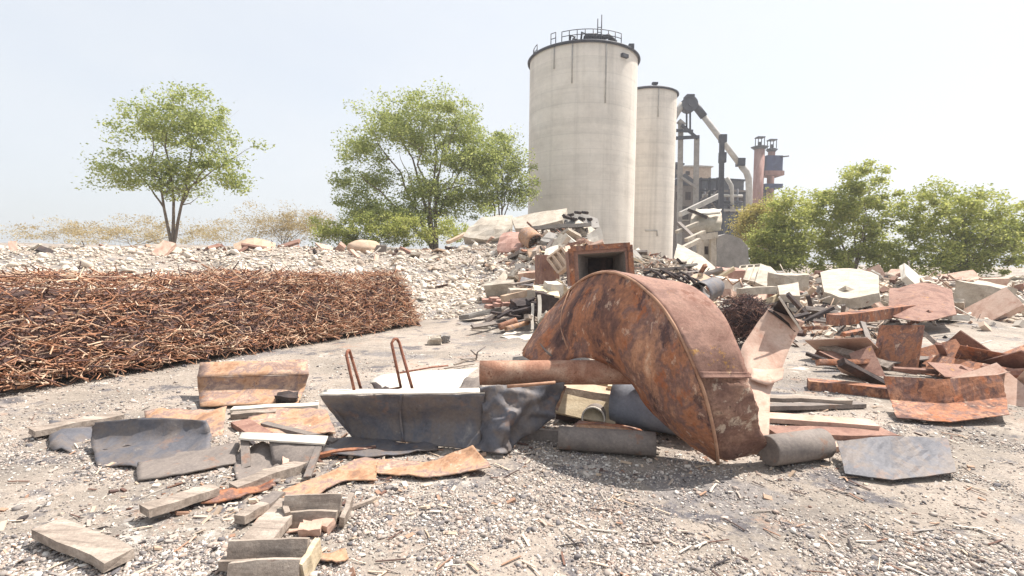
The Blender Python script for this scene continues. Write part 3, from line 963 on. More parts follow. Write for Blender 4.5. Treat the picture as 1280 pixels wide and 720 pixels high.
# ================================================================== REBAR HEAPS
def rebar_heap(name, label, inside, surf_pts, n, rad, length, dirs, hull, seed, mat='iron'):
    """surf_pts(q) gives a random point of the heap; every bar is a bent rod through it"""
    q = random.Random(seed)
    m = MB()
    for _ in range(n):
        p = surf_pts(q)
        a = dirs(q)
        l = length * q.uniform(.4, 1.3)
        b = Vector((q.gauss(0, 1), q.gauss(0, 1), q.gauss(0, .7))) * .12 * l
        m.tube([p - a * l * .5 + b * .3, p - a * l * .18 - b * .4, p + a * l * .15 + b, p + a * l * .5 - b * q.uniform(.2, 1.5)], rad * q.uniform(.7, 1.4), 5, False)
    o = m.build(name, mat)
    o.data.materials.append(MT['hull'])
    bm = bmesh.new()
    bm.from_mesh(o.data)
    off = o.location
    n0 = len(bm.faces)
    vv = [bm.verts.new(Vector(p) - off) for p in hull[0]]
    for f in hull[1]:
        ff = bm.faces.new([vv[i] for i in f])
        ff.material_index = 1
    bm.to_mesh(o.data)
    bm.free()
    return tag(o, label, 'rebar heap', kind='stuff')
# big heap on the left: a long bank about 1.25 m high whose steep end faces the yard
A, B = Vector((-6.5, 3.7, 0)), Vector((-2.2, 11.9, 0))          # front foot line
ux = (B - A).normalized()
uy = Vector((-ux.y, ux.x, 0))
LEN = (B - A).length
def heap_h(s, v):
    top = 1.27 - .012 * s + .12 * fbm(s * .8, v * .8, 3)
    e = min(1, max(0, (LEN - s) / .15)) ** .4
    f_ = min(1, max(0, v / .42)) ** .5 * min(1, max(0, (3.4 - v) / 1.0)) ** .7
    return top * min(1, e) * f_
def hp_left(q):
    s = q.uniform(0, 1) ** .75 * LEN
    if q.random() < .72:
        v = q.uniform(-.05, .95)
        v = v * .55
        z = heap_h(s, max(v, .02)) * q.uniform(.3, 1.0)
    else:
        v = q.uniform(.5, 3.3)
        z = heap_h(s, v)
    if q.random() < .12:
        s = LEN - abs(q.gauss(0, .12))
        v = q.uniform(.1, 3)
        z = heap_h(s, v) * q.uniform(.2, 1)
    p = A + ux * s + uy * v
    p.z = hg(p.x, p.y) + z
    return p
def dr_left(q):
    a = q.gauss(0, .55)
    if q.random() < .25:
        a = q.uniform(0, 3.14)
    d = ux * math.cos(a) + uy * math.sin(a)
    return Vector((d.x, d.y, q.gauss(-.05, .42))).normalized()
HV, HF = [], []
ns, nv = 60, 14
for i in range(ns + 1):
    for j in range(nv + 1):
        s, v = LEN * i / ns * .995, 3.3 * j / nv + .06
        p = A + ux * s + uy * v
        HV.append((p.x, p.y, hg(p.x, p.y) - .05 + .88 * heap_h(s, v)))
for i in range(ns):
    for j in range(nv):
        k = i * (nv + 1) + j
        HF.append((k, k + nv + 1, k + nv + 2, k + 1))
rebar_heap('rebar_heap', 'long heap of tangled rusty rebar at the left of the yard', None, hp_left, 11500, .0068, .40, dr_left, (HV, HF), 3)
MT_BALL = pmat('dark_rods', [(.2, (56, 48, 54)), (.5, (84, 66, 66)), (.7, (124, 92, 84)), (.9, (170, 136, 118))], 5, 4, bump=0, island=.7)
# small ball of dark bars behind the auger
cb = P(930, 398, 9.6)
cb.z = .5
def hp_ball(q):
    d = Vector((q.gauss(0, 1), q.gauss(0, 1), q.gauss(0, 1))).normalized()
    return cb + Vector((d.x * .46, d.y * .46, d.z * .42)) * q.uniform(.8, 1.05)
def dr_ball(q):
    return Vector((q.gauss(0, 1), q.gauss(0, 1), q.gauss(0, .8))).normalized()
HV = [(cb.x + v[0] * .40, cb.y + v[1] * .40, cb.z + v[2] * .37) for v in ICO_V]
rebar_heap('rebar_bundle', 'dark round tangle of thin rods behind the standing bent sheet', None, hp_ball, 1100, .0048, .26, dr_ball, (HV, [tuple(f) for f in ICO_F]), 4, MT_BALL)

#@@HEAPS
# ================================================================== DEBRIS HEAPS
def wob(name, mat, label, cat, pts, thick, dent=.02, group=None, sub=3, ds=2.0, bevel=0):
    """a slab or sheet from rows of (px, py, distance)"""
    return tag(MB().grid(flat(pts), thick * (1.5 if mat in ('conc', 'white', 'greyconc') and thick > .1 else 1), sub, dent * .3, ds, seed=len(bpy.data.objects) * .37, smooth=False).build(name, mat), label, cat, group)
def plk(name, mat, label, cat, a, b, w_, t_, group=None, side=None, rough=.02):
    return tag(MB().plank(P(*a), P(*b), w_, t_, side, rough, seed=len(bpy.data.objects) * 1.3).build(name, mat), label, cat, group)
def pip(name, mat, label, cat, a, b, r, wall=.012, group=None, dent=0):
    return tag(MB().hollow(P(*a), P(*b), r, wall, dent=dent).build(name, mat), label, cat, group)
def block(name, mat, label, cat, c, size, rz=0, rx=0, ry=0, group=None, rough=.06, sub=3):
    bm = bmesh.new()
    bmesh.ops.create_cube(bm, size=1)
    bmesh.ops.subdivide_edges(bm, edges=bm.edges[:], cuts=sub, use_grid_fill=True)
    M = Matrix.Rotation(rz, 3, 'Z') @ Matrix.Rotation(rx, 3, 'X') @ Matrix.Rotation(ry, 3, 'Y')
    k = len(bpy.data.objects) * .71
    m = MB()
    c = Vector(c)
    s = min(size)
    vs = []
    for v in bm.verts:
        p = Vector((v.co.x * size[0], v.co.y * size[1], v.co.z * size[2]))
        p += Vector((fbm(p.x / s + k, p.y / s, p.z / s), fbm(p.x / s, p.y / s + k, p.z / s), fbm(p.x / s, p.y / s, p.z / s + k))) * s * rough * 1.6
        vs.append(c + M @ p)
    m.add(vs, [[v.index for v in f.verts] for f in bm.faces])
    bm.free()
    return tag(m.build(name, mat), label, cat, group)
exec_heaps = True
# --- loose bits that fill both heaps
q = random.Random(31)
m = MB()
def heap_bits(n, cx, cy, sx, sy, smin, smax):
    for _ in range(n):
        x, y = q.gauss(cx, sx), q.gauss(cy, sy)
        if y < 9.5:
            continue
        z = hg(x, y)
        s = smin * (smax / smin) ** q.random()
        M = Matrix.Rotation(q.uniform(0, 6.3), 3, 'Z') @ Matrix.Rotation(q.gauss(0, .5), 3, 'X') @ Matrix.Rotation(q.gauss(0, .5), 3, 'Y')
        k = q.random()
        if k < .3:
            a = M @ Vector((s * 2.0, 0, 0))
            m.tube([(x - a.x, y - a.y, z + s * .4 - a.z), (x, y, z + s * .5), (x + a.x, y + a.y, z + s * .4 + a.z * q.uniform(.4, 1.4))], s * .07, 5)
        elif k < .65:
            m.box((x, y, z + s * .3), (s * q.uniform(1.4, 3), s * q.uniform(.3, .7), s * q.uniform(.1, .25)), M)
        else:
            m.box((x, y, z + s * .3), (s * q.uniform(.7, 1.3), s * q.uniform(.5, 1), s * q.uniform(.3, .8)), M)
heap_bits(800, 1.7, 15.5, 1.2, 2.2, .05, .2)
heap_bits(550, 1.9, 21, 2.0, 2.4, .07, .25)
heap_bits(1300, 7.4, 18.5, 2.2, 3.4, .06, .26)
heap_bits(800, 14, 19, 3.2, 3.5, .08, .32)
heap_bits(1100, 6.0, 13.4, 1.6, 1.6, .04, .17)
heap_bits(700, 6.6, 17, 1.8, 2.0, .06, .3)
heap_bits(350, 3.0, 12.6, 1.3, 1.0, .04, .16)
heap_bits(260, -12, 26, 7, 2.0, .07, .28)
tag(m.build('scrap', 'bits'), 'mixed broken scrap and splinters filling the debris heaps', 'scrap', kind='stuff')
def litter(n, cx, cy, sx, sy, lo, hi, mats, name, label, cat, group, thin=.22, seed=1, ymin=10.6):
    q = random.Random(seed)
    k = 0
    while k < n:
        x, y = q.gauss(cx, sx), q.gauss(cy, sy)
        if y < ymin or abs(x / y) > 1.04:
            continue
        L_ = lo * (hi / lo) ** q.random()
        W_, T_ = L_ * q.uniform(.35, .8), L_ * q.uniform(thin * .4, thin)
        if cat == 'beam':
            W_, T_ = L_ * q.uniform(.05, .12), L_ * q.uniform(.04, .1)
        block(name, q.choice(mats), label, cat, (x, y, hg(x, y) + .12 * L_ + T_ * .3), (L_, W_, T_), q.uniform(0, 3.14), q.gauss(.15, .45), q.gauss(0, .4), group, .10, 2)
        k += 1
litter(50, 1.7, 17.0, 1.0, 3.0, .35, 1.1, ['conc', 'conc', 'white', 'greyconc', 'tan', 'palesheet'], 'broken_slab', 'broken pale slab in the debris heap left of the auger', 'slab', 'broken slabs of the left debris heap', seed=3)
litter(44, 1.5, 15.5, .9, 3.0, .6, 1.7, ['dark', 'rust', 'wood', 'lightwood', 'dustysteel', 'rustlit'], 'broken_beam', 'broken beam sticking from the debris heap left of the auger', 'beam', 'broken beams of the left debris heap', seed=4)
litter(80, 6.9, 17.5, 1.8, 3.4, .3, 1.1, ['conc', 'conc', 'white', 'white', 'greyconc', 'tan', 'palesheet', 'dustysteel'], 'broken_slab', 'broken pale slab in the debris heap right of the auger', 'slab', 'broken slabs of the right debris heap', seed=5)
litter(60, 6.6, 16.5, 1.8, 3.2, .6, 1.8, ['dark', 'rust', 'conc', 'wood', 'lightwood', 'dustysteel'], 'broken_beam', 'broken beam sticking from the debris heap right of the auger', 'beam', 'broken beams of the right debris heap', seed=6)
litter(70, 6.9, 14.6, 1.7, 1.3, .14, .55, ['conc', 'white', 'greyconc', 'tan', 'palesheet', 'dustysteel', 'dark', 'brick'], 'broken_slab', 'small broken piece at the foot of the right debris heap', 'slab', 'small pieces at the foot of the right heap', seed=15)
litter(60, 6.6, 15.2, 1.6, 1.6, .4, 1.3, ['dark', 'dark', 'rust', 'white', 'lightwood', 'dustysteel'], 'broken_beam', 'thin bar or lath across the foot of the right debris heap', 'beam', 'bars at the foot of the right heap', seed=16)
litter(40, 1.9, 12.6, .8, .9, .3, 1.0, ['dark', 'dark', 'rust', 'lightwood', 'tan', 'white'], 'broken_beam', 'thin bar or lath at the foot of the left debris heap', 'beam', 'bars at the foot of the left heap', seed=17)
litter(60, 14, 18, 3.0, 3.2, .35, 1.3, ['conc', 'white', 'greyconc', 'palesheet', 'rustlit'], 'broken_slab', 'broken slab in the debris beyond the right edge', 'slab', 'broken slabs of the far right debris', seed=7)
litter(36, -11, 25.5, 7, 1.4, .4, 1.3, ['conc', 'tan', 'rustlit', 'dark', 'palesheet'], 'broken_slab', 'broken slab along the crest of the rubble bank', 'slab', 'broken slabs on the bank crest', seed=8)
# --- heap left of the auger, back to front
wob('concrete_slab', 'conc', 'rounded pale concrete slab at the left end of the rear debris heap', 'slab',
    [[(580, 301, 26), (607, 304, 25.6), (634, 300, 25.4)], [(588, 290, 26.6), (612, 286, 26.2), (640, 287, 26)], [(604, 278, 27.6), (622, 275, 27.2), (641, 276, 27)]], .35, .25)
wob('roof_slab', 'conc', 'large tilted pale roof slab on top of the rear debris heap', 'slab',
    [[(645, 289, 24.6), (664, 288, 24.4), (704, 279, 24.2)], [(640, 276, 25.6), (668, 270, 25.6), (709, 264, 25.6)]], .22, .12)
wob('concrete_slab', 'greyconc', 'collapsed grey panel with dark gaps below the tilted roof slab', 'panel',
    [[(666, 303, 22.6), (700, 306, 22.4), (735, 300, 22.6)], [(666, 296, 24), (700, 294, 24), (738, 292, 24)]], .14, .06)
wob('concrete_slab', 'greyconc', 'grey slab carrying the short dark pipe stubs', 'slab', [[(704, 288, 24.0), (728, 289, 23.8), (750, 288, 23.6)], [(706, 272, 24.9), (728, 271, 24.8), (746, 277, 24.6)]], .2, .1)
t = thing('concrete_grille', 'row of short posts under a thin grey lintel in the rear debris heap', 'frame', P(700, 300, 23.2))
MB().plank(P(664, 285, 23), P(738, 281, 23), .5, .16, rough=.03).build('lintel', 'greyconc', t)
for px in (668, 678, 689, 700, 711, 722, 733):
    MB().plank(P(px, 285, 23), P(px + 2, 302, 22.8), .09, .12, rough=.02).build('post', 'dustysteel', t)
MB().plank(P(664, 294, 23.3), P(738, 292, 23.3), .5, .05).build('gap_shade', 'dark', t)  # dark strip drawn as the shade in the gap behind the posts
for i, (px, py) in enumerate(((713, 268), (722, 265), (731, 266), (736, 273), (743, 279), (727, 273), (717, 274))):
    tag(MB().tube([P(px - 3, py + 1.2 - i % 3, 24.5), P(px + 3.4, py + .2 + i % 2, 24.1)], .07, 8).build('pipe_stub', 'dark'), 'short dark pipe stub lying on the tilted roof slab', 'pipe', 'dark pipe stubs on the roof slab')
wob('broken_slab', 'conc', 'broken slab slanting down at the right end of the roof slab', 'slab',
    [[(716, 283, 23.2), (744, 303, 22.6)], [(722, 277, 24), (752, 296, 23.4)]], .16, .08)
wob('concrete_slab', 'white', 'jagged upright slab fragment next to the wide silo foot', 'slab',
    [[(738, 312, 22), (757, 312, 22)], [(734, 296, 22.4), (751, 284, 22.4)]], .18, .1)
wob('brick_wall_piece', 'brick', 'fallen piece of pinkish brick wall below the rounded slab', 'wall piece',
    [[(622, 316, 23), (640, 318, 22.7), (657, 315, 22.6)], [(624, 304, 23.6), (641, 302, 23.3), (656, 303, 23.2)], [(630, 294, 24.2), (644, 293, 24), (656, 295, 24)]], .3, .25)
tag(MB().hollow(P(659, 295, 22.8), P(671, 305, 21.6), .42, .06).build('clay_pipe', 'orange'), 'short orange clay pipe opening towards the yard', 'pipe')
def ribbed(label, rows, mat, group=None):
    t = thing('crate_side', label, 'panel', P(*rows[0][0]), group)
    a, b, c, d = [P(*p) for p in (rows[0][0], rows[0][1], rows[1][1], rows[1][0])]
    MB().grid([[a, b], [d, c]], .06, 3).build('sheet', mat, t)
    n = (b - a).cross(d - a).normalized()
    if n.y > 0:
        n = -n
    for i in range(4):
        f_ = i / 3
        MB().plank(a.lerp(b, f_) + n * .06, d.lerp(c, f_) + n * .06, .06, .08, side=b - a).build('rib', mat, t)
    for f_ in (0, 1):
        MB().plank(a.lerp(d, f_) + n * .065, b.lerp(c, f_) + n * .065, .07, .09, side=d - a).build('rail', mat, t)
    return t
ribbed('tan panel with four ribs leaning left of the square hopper', [[(701, 343, 12.4), (718, 330, 12.2)], [(687, 325, 13), (705, 312, 12.9)]], 'tan')
block('rust_bin', 'rustlit', 'faded mauve steel bin beneath the tan ribbed panel', 'bin', P(684, 337, 13.4), (.5, .5, .75), .3, rough=.01)
wob('sheet', 'white', 'crumpled white sheet tucked above the tan ribbed panel', 'sheet', [[(680, 322, 13.6), (697, 317, 13.4)], [(682, 312, 14), (698, 307, 14)]], .03, .15, ds=4)
block('concrete_chunk', 'white', 'pale angular chunk beside the mauve bin', 'chunk', P(692, 360, 11.6), (.34, .3, .24), .5, .2)
block('concrete_chunk', 'conc', 'low buff chunk on the dark scrap left of the auger', 'chunk', P(652, 367, 12.4), (.62, .35, .22), .2, .1)
plk('log', 'tan', 'rounded tan log lying across the dark scrap', 'log', (628, 374, 12), (664, 364, 12.4), .16, .15)
for i, (px, py, d, rz) in enumerate(((609, 376, 13, .2), (618, 374, 13, .6), (627, 377, 12.8, -.2), (634, 380, 12.6, .4), (622, 381, 12.7, 1.0), (642, 376, 12.7, .1), (612, 383, 12.8, .9))):
    block('brick', 'brick', 'loose reddish brick on the left slope of the scrap heap', 'brick', P(px, py, d), (.26, .13, .09), rz, .2, group='loose reddish bricks', rough=.03, sub=1)
plk('post', 'white', 'upright white post standing in the dark scrap', 'post', (675, 404, 10.6), (674, 369, 10.9), .075, .06)
plk('post', 'white', 'shorter grey white post left of the upright white post', 'post', (665, 412, 10.5), (666, 380, 10.9), .06, .05)
pip('pipe', 'pipe', 'rusty pipe with open end at the foot of the scrap heap', 'pipe', (624, 409, 10.8), (646, 401, 10.9), .075)
pip('pipe', 'orange', 'second rusty pipe lying just above the open ended one', 'pipe', (632, 411, 10.4), (660, 403, 10.8), .05)
wob('sheet', 'white', 'flat white sheet on the ground at the foot of the scrap heap', 'sheet', [[(626, 420, 10.3), (645, 426, 10.0), (668, 424, 10)], [(636, 413, 11), (652, 415, 10.8), (668, 413, 10.8)]], .015, .06)
for a, b, c, d_, l in (((606, 404, 11.2), (640, 386, 12), .05, .03, 'dark bent bar at the left toe of the scrap heap'), ((622, 398, 11.2), (668, 372, 11.8), .09, .04, 'dark board slanting through the scrap heap'),
                       ((615, 390, 11.6), (650, 396, 11.2), .12, .05, 'charred beam lying level in the scrap heap'), ((640, 390, 11), (690, 378, 11.4), .16, .05, 'dark plank under the white posts')):
    plk('scrap_bar', 'dark', l, 'bar', a, b, c, d_)
block('scrap_box', 'dark', 'dark crushed box in the scrap heap behind the white posts', 'box', P(655, 386, 11.6), (.5, .4, .35), .4, .2, rough=.12)
block('scrap_box', 'dark', 'dark lump of machinery left of the auger edge', 'machine part', P(684, 376, 11.3), (.45, .4, .4), .1, .1, rough=.15)
wob('board', 'lightwood', 'pale board leaning in front of the mauve bin', 'board', [[(668, 364, 11.4), (700, 372, 11.0)], [(666, 357, 11.8), (697, 362, 11.6)]], .04, .03)
plk('board', 'wood', 'weathered board on the slope above the loose bricks', 'board', (640, 356, 14), (676, 348, 14.4), .22, .05)
wob('sheet', 'bluesteel', 'small blue grey sheet among rubble left of the bin', 'sheet', [[(648, 356, 14), (668, 358, 13.8)], [(652, 347, 14.6), (666, 349, 14.6)]], .02, .12, ds=3)
# --- square hopper
t = thing('square_hopper', 'rusty square hopper with funnel mouth standing behind the auger', 'hopper', P(750, 420, 8.3))
d0 = 7.9
o_ = [P(713, 311, d0), P(787, 306, d0), P(790, 352, d0 + .05), P(716, 357, d0 + .05)]
i_ = [P(722, 318, d0 - .002), P(781, 314, d0 - .002), P(783, 346, d0 + .048), P(724, 351, d0 + .048)]
k_ = [P(735, 323, d0 + .6), P(766, 322, d0 + .6), P(766, 343, d0 + .6), P(735, 344, d0 + .6)]
bk = Vector((0, .75, -.05))
m = MB()
m.add(o_ + i_, [(0, 1, 5, 4), (1, 2, 6, 5), (2, 3, 7, 6), (3, 0, 4, 7)])
m.add(o_ + [p + bk for p in o_], [(0, 4, 5, 1), (1, 5, 6, 2), (2, 6, 7, 3), (3, 7, 4, 0), (4, 7, 6, 5)])
m.build('casing', 'rustlit', t)
MB().add(i_ + k_, [(0, 1, 5, 4), (1, 2, 6, 5), (2, 3, 7, 6), (3, 0, 4, 7)]).build('funnel', 'dustysteel', t)
kk = [p + Vector((0, .1, 0)) for p in k_]
MB().add(k_ + kk, [(0, 1, 5, 4), (1, 2, 6, 5), (2, 3, 7, 6), (3, 0, 4, 7), (4, 5, 6, 7)]).build('throat', 'dark', t)  # the hole's darkness is put into the colour of this shallow throat
for a, b in ((0, 1), (1, 2), (2, 3), (3, 0)):
    MB().plank(o_[a] + Vector((0, -.02, 0)), o_[b] + Vector((0, -.02, 0)), .075, .035, side=(0, 0, 1) if a in (0, 2) else (1, 0, 0)).build('flange', 'rust', t)
for p in (o_[2], o_[3]):
    f_ = p + Vector((.05 if p is o_[3] else -.05, .3, 0))
    MB().plank(f_, Vector((f_.x, f_.y, -.05)), .09, .09).build('leg', 'rust', t)
# --- heap right of the auger
wob('concrete_slab', 'conc', 'long smooth slab sloping down from the slim silo', 'slab',
    [[(842, 326, 21), (868, 345, 19), (892, 362, 17)], [(846, 308, 23), (876, 325, 21.5), (904, 348, 19.5)]], .2, .16)
tk = thing('building_ruin', 'caved in pale barrel roof lying in ruins before the plant building', 'ruin', P(880, 290, 38))
MB().grid(flat([[(862, 290, 37), (880, 291, 36.8), (902, 288, 37)], [(863, 276, 37.2), (881, 279, 36.9), (903, 275, 37.2)], [(866, 266, 38.2), (882, 267, 38), (902, 266, 38.2)], [(870, 263, 40), (884, 264, 40), (900, 264, 40)]]), .12, 4, .3, 1.1).build('shell', 'conc', tk)
MB().grid(flat([[(868, 268, 37), (884, 268, 36.8), (900, 267, 37)], [(872, 263, 37.8), (886, 262, 37.6), (902, 262, 37.8)]]), .1, 3, .12, 1.0).build('lid', 'white', tk)
MB().plank(P(860, 262, 37), P(884, 272, 36.5), .35, .2, rough=.03).build('purlin', 'dark', tk)
wl = thing('block_wall', 'grey block wall with a peaked top at the foot of the plant', 'wall', P(915, 337, 30))
m = MB()
m.prism([P(894, 346, 29.5), P(937, 344, 29.5), P(935, 309, 29.5), P(926, 298, 29.5), P(908, 292, 29.5), P(896, 296, 29.5)], (0.4, 3.2, 0))
m.build('masonry', 'greyconc', wl)
t = thing('concrete_doorway', 'pale concrete door frame left of the grey block wall', 'frame', P(882, 335, 29))
MB().plank(P(875, 338, 29.6), P(875, 297, 29.6), .3, .3, rough=.02).build('jamb', 'conc', t)
MB().plank(P(891, 340, 29.6), P(891, 295, 29.6), .28, .3, rough=.02).build('jamb', 'conc', t)
MB().plank(P(870, 297, 29.5), P(896, 294, 29.5), .36, .36, side=(0, 0, 1), rough=.02).build('lintel', 'conc', t)
MB().prism([P(877, 336, 30.2), P(889, 336, 30.2), P(889, 300, 30.2), P(877, 300, 30.2)], (0, .2, 0)).build('infill', 'white', t)
MB().prism([P(881, 318, 30.16), P(885, 318, 30.16), P(885, 308, 30.16), P(881, 308, 30.16)], (0, .04, 0)).build('opening', 'dark', t)  # solid dark slab painted as the shade of an opening
for i, (a, b, l) in enumerate((((846, 290, 32), (872, 279, 33), 'thin grey beam crossing at the slim silo foot'), ((848, 279, 33), (866, 296, 31), 'thin beam crossing the other way at the silo foot'), ((858, 300, 29), (880, 290, 30), 'pale beam propped left of the door frame'),
                               ((866, 318, 26), (898, 345, 22), 'long pale beam running down the sloping slab'), ((850, 312, 26), (874, 300, 27), 'splintered pale beam above the sloping slab'))):
    plk('beam', 'conc' if i != 1 else 'dustysteel', l, 'beam', a, b, .24, .2)
for i in range(9):
    px, py = 816 + i * 6.2, 343 + 3.5 * math.sin(i * 1.9) + i * .9
    tag(MB().tube([P(px - 10, py + 4 * math.sin(i), 13), P(px - 2, py - 5, 13.2), P(px + 7, py - 1, 12.9), P(px + 15, py + 6 + 3 * math.cos(i), 12.7)], .035, 6).build('bent_rod', 'dark'), 'dark bent rod in the tangle above the auger', 'rod', 'dark bent rods above the auger')
pip('drum', 'bluesteel', 'dark blue grey drum half buried right of the bent rods', 'drum', (874, 366, 12.2), (893, 359, 13.2), .26, dent=.08)
wob('sheet', 'white', 'curled white sheet under the blue grey drum', 'sheet', [[(862, 372, 12), (872, 378, 11.6), (888, 380, 11.4)], [(858, 362, 12.6), (868, 366, 12.4), (880, 370, 12.3)]], .02, .1, ds=3)
ribbed('buff ribbed slab tilted beneath the green bush', [[(920, 350, 20), (944, 355, 19)], [(926, 335, 21.5), (952, 333, 21)]], 'conc')
wob('concrete_slab', 'conc', 'folded buff slab leaning right of the ribbed slab', 'slab', [[(944, 356, 18.6), (958, 362, 18), (972, 358, 18.2)], [(950, 333, 20.4), (962, 337, 20), (970, 345, 19.4)]], .16, .12)
plk('beam', 'conc', 'level pale beam behind the round rod tangle', 'beam', (924, 365, 14), (968, 362, 14.4), .2, .2)
wob('concrete_slab', 'conc', 'flat buff slab at the right shoulder of the debris heap', 'slab', [[(974, 372, 14), (1000, 375, 13.6)], [(972, 360, 15.4), (998, 357, 15.4)]], .14, .15)
block('concrete_chunk', 'conc', 'big pale chunk above the curl of the standing sheet', 'chunk', P(985, 352, 17), (1.0, .7, .5), .3, .1)
block('concrete_chunk', 'white', 'pale chunk half way up the right debris heap', 'chunk', P(908, 356, 16), (.8, .6, .4), .9, .2)
block('brick_pier', 'brick', 'toppled brick pier between the two ribbed slabs', 'pier', P(912, 343, 19), (1.0, .45, .4), .4, .2)
tag(MB().tube([P(900, 352, 15), P(908, 347, 15), P(916, 356, 14.6), P(925, 350, 14.8), P(928, 358, 14.4)], .03, 6).build('rusty_cable', 'orange'), 'looping rusty cable on the right debris heap', 'cable')
# beyond the right edge of the photograph the heap goes on
wob('concrete_slab', 'conc', 'wide buff slab on the heap below the tall dark bush', 'slab', [[(1030, 372, 16), (1062, 380, 15), (1100, 372, 15)], [(1026, 346, 19), (1062, 340, 19), (1096, 350, 18)]], .22, .2)
wob('rust_sheet', 'rustlit', 'mauve rusty sheet sprawled on the right debris heap', 'sheet', [[(1110, 392, 12), (1150, 400, 11.4), (1196, 392, 11.6)], [(1112, 362, 13.6), (1154, 354, 13.6), (1190, 362, 13.4)]], .02, .3, ds=1.4)
plk('beam', 'rust', 'heavy rusty beam lying along the right debris heap', 'beam', (1040, 400, 11.2), (1150, 386, 12.6), .28, .24)
block('concrete_chunk', 'conc', 'square pale chunk at the far right of the heap', 'chunk', P(1230, 372, 15), (1.4, 1, .8), .5, .15)
# rear left plateau
wob('corrugated_roofing', 'tan', 'pale corrugated roofing sheet at the left of the rubble bank', 'roofing',
    [[(296, 322, 26), (318, 324, 25.6), (345, 318, 25.8)], [(292, 306, 28), (318, 298, 28), (344, 306, 28)]], .1, .25)
bl = thing('boulder', 'rounded pink beige boulder with a block at its right', 'boulder', P(460, 320, 27))
bm = bmesh.new()
bmesh.ops.create_icosphere(bm, subdivisions=3, radius=1)
c = P(457, 311, 27)
MB().add([c + Vector((v.co.x * .95, v.co.y * .8, v.co.z * .46)) * (1 + .14 * fbm(v.co.x * 1.4, v.co.y * 1.4, v.co.z * 1.4)) for v in bm.verts], [[v.index for v in f.verts] for f in bm.faces], True).build('body', 'tan', bl)
bm.free()
block('concrete_block', 'dustysteel', 'small block with a dark socket beside the rounded boulder', 'block', P(477, 313, 26.6), (.5, .4, .55), .2, .1, rough=.03)
wob('sheet', 'palesheet', 'crumpled pinkish sheet on the bank left of the boulder', 'sheet', [[(362, 322, 26), (376, 320, 26)], [(364, 309, 26.6), (374, 306, 26.6)]], .04, .35, ds=1.5)
plk('plank', 'lightwood', 'pale plank lying along the crest of the rubble bank', 'plank', (394, 318, 26.5), (424, 315, 27), .4, .12)
plk('plank', 'tan', 'slanting plank on the bank crest under the second tree', 'plank', (560, 303, 27), (582, 292, 28), .3, .15)

#@@FRONT
# ================================================================== THE AUGER
AX, RAD, AY, AZ = 0, .858, 4.5, .592
PH = [(0, .126), (20, .31), (45, .53), (90, .84), (135, 1.15), (180, 1.40), (205, 1.52), (224, 1.61)]
def rimx(p):
    return float(np.interp(p, [a for a, b in PH], [b for a, b in PH]))
au = thing('auger', 'huge rusty auger flight arching over its shaft in the middle of the yard', 'auger', (.9, 4.5, 0))
def cyl(x, r, p):
    return Vector((x, AY + r * math.cos(R(p)), AZ + r * math.sin(R(p))))
rows = []
for i in range(57):
    p = 224 * i / 56
    xr = rimx(p)
    xi = .34 + (1.06 - .34) * (p / 224) ** .8
    row = []
    for j in range(17):
        s = j / 16
        r = .10 + (RAD - .10) * s
        x = xi + (xr - xi) * s ** 1.1 - .10 * math.sin(math.pi * s)
        q_ = cyl(x, r, p)
        d = .032 * fbm(q_.x * 2.6, q_.y * 2.6, q_.z * 2.6) + .01 * fbm(q_.x * 9, q_.y * 9, q_.z * 9)
        row.append(q_ + Vector((d, 0, 0)))
    rows.append(row)
fl = MB().grid(rows, .014, 1).build('flight', 'rust', au)
MB().tube([cyl(rimx(p), RAD + .004, p) for p in np.linspace(0, 224, 90)], .013, 8).build('rim_bead', 'rim', au)
wid = lambda p: float(np.interp(p, [0, 30, 60, 90, 120, 150, 175, 224], [.1, .32, .50, .54, .50, .43, .37, .36]))
def band(p0, p1, dr, w0=0, extra=0, dent=.02, seed=0, ragged=False):
    rows = []
    for i in range(41):
        p = p0 + (p1 - p0) * i / 40
        row = []
        for j in range(13):
            s = j / 12
            wv = wid(p) + (extra * (.5 + .8 * fbm(p * .06, 3.3 + seed)) if ragged else 0)
            x = rimx(p) + .006 + s * wv
            r = RAD + dr - .075 * s * (1 if p < 175 else .5)
            q_ = cyl(x, r, p)
            r += dent * fbm(q_.x * 3 + seed, q_.y * 3, q_.z * 3) + .3 * dent * fbm(q_.x * 11 + seed, q_.y * 11, q_.z * 11)
            row.append(cyl(x, r, p))
        rows.append(row)
    return MB().grid(rows, .010, 1)
band(24, 84, 0, dent=.012).build('shell_plate', 'rustlit', au)
band(82, 171, .014, dent=.014, seed=2).build('shell_plate', 'rustlit', au)
band(160, 224, -.045, extra=.05, dent=.04, seed=5, ragged=True).build('shell_plate', 'rustplate', au)['label'] = 'dark scaly lower plate'
# strap across the seam, welded seams on the flight, the shaft
MB().tube([cyl(rimx(83) + s * wid(83) + .01, RAD + .02 - .075 * s, 83) for s in np.linspace(0, 1, 9)], .008, 6).build('weld_seam', 'rust', au)
MB().grid([[cyl(rimx(p) + s * wid(p) * 1.02 + .012, RAD + .022 - .07 * s + (.012 if p > 171 else 0), p) for s in np.linspace(0, 1, 7)] for p in (168.5, 170, 171.5)], .006, 2, .003, 8).build('lap_strip', 'rustlit', au)
def seam(p, s0, s1, mat, r_):
    xr = rimx(p)
    xi = .34 + (1.06 - .34) * (p / 224) ** .8
    pts = []
    for s in np.linspace(s0, s1, 9):
        r = .10 + (RAD - .10) * s
        x = xi + (xr - xi) * s ** 1.1 - .10 * math.sin(math.pi * s) - .006
        pts.append(cyl(x, r, p))
    return MB().tube(pts, r_, 6).build('weld_seam', mat, fl)
seam(52, .1, .98, 'rim', .009)
seam(58, .1, .9, 'rustplate', .007)
seam(20, .15, .97, 'dustysteel', .01)
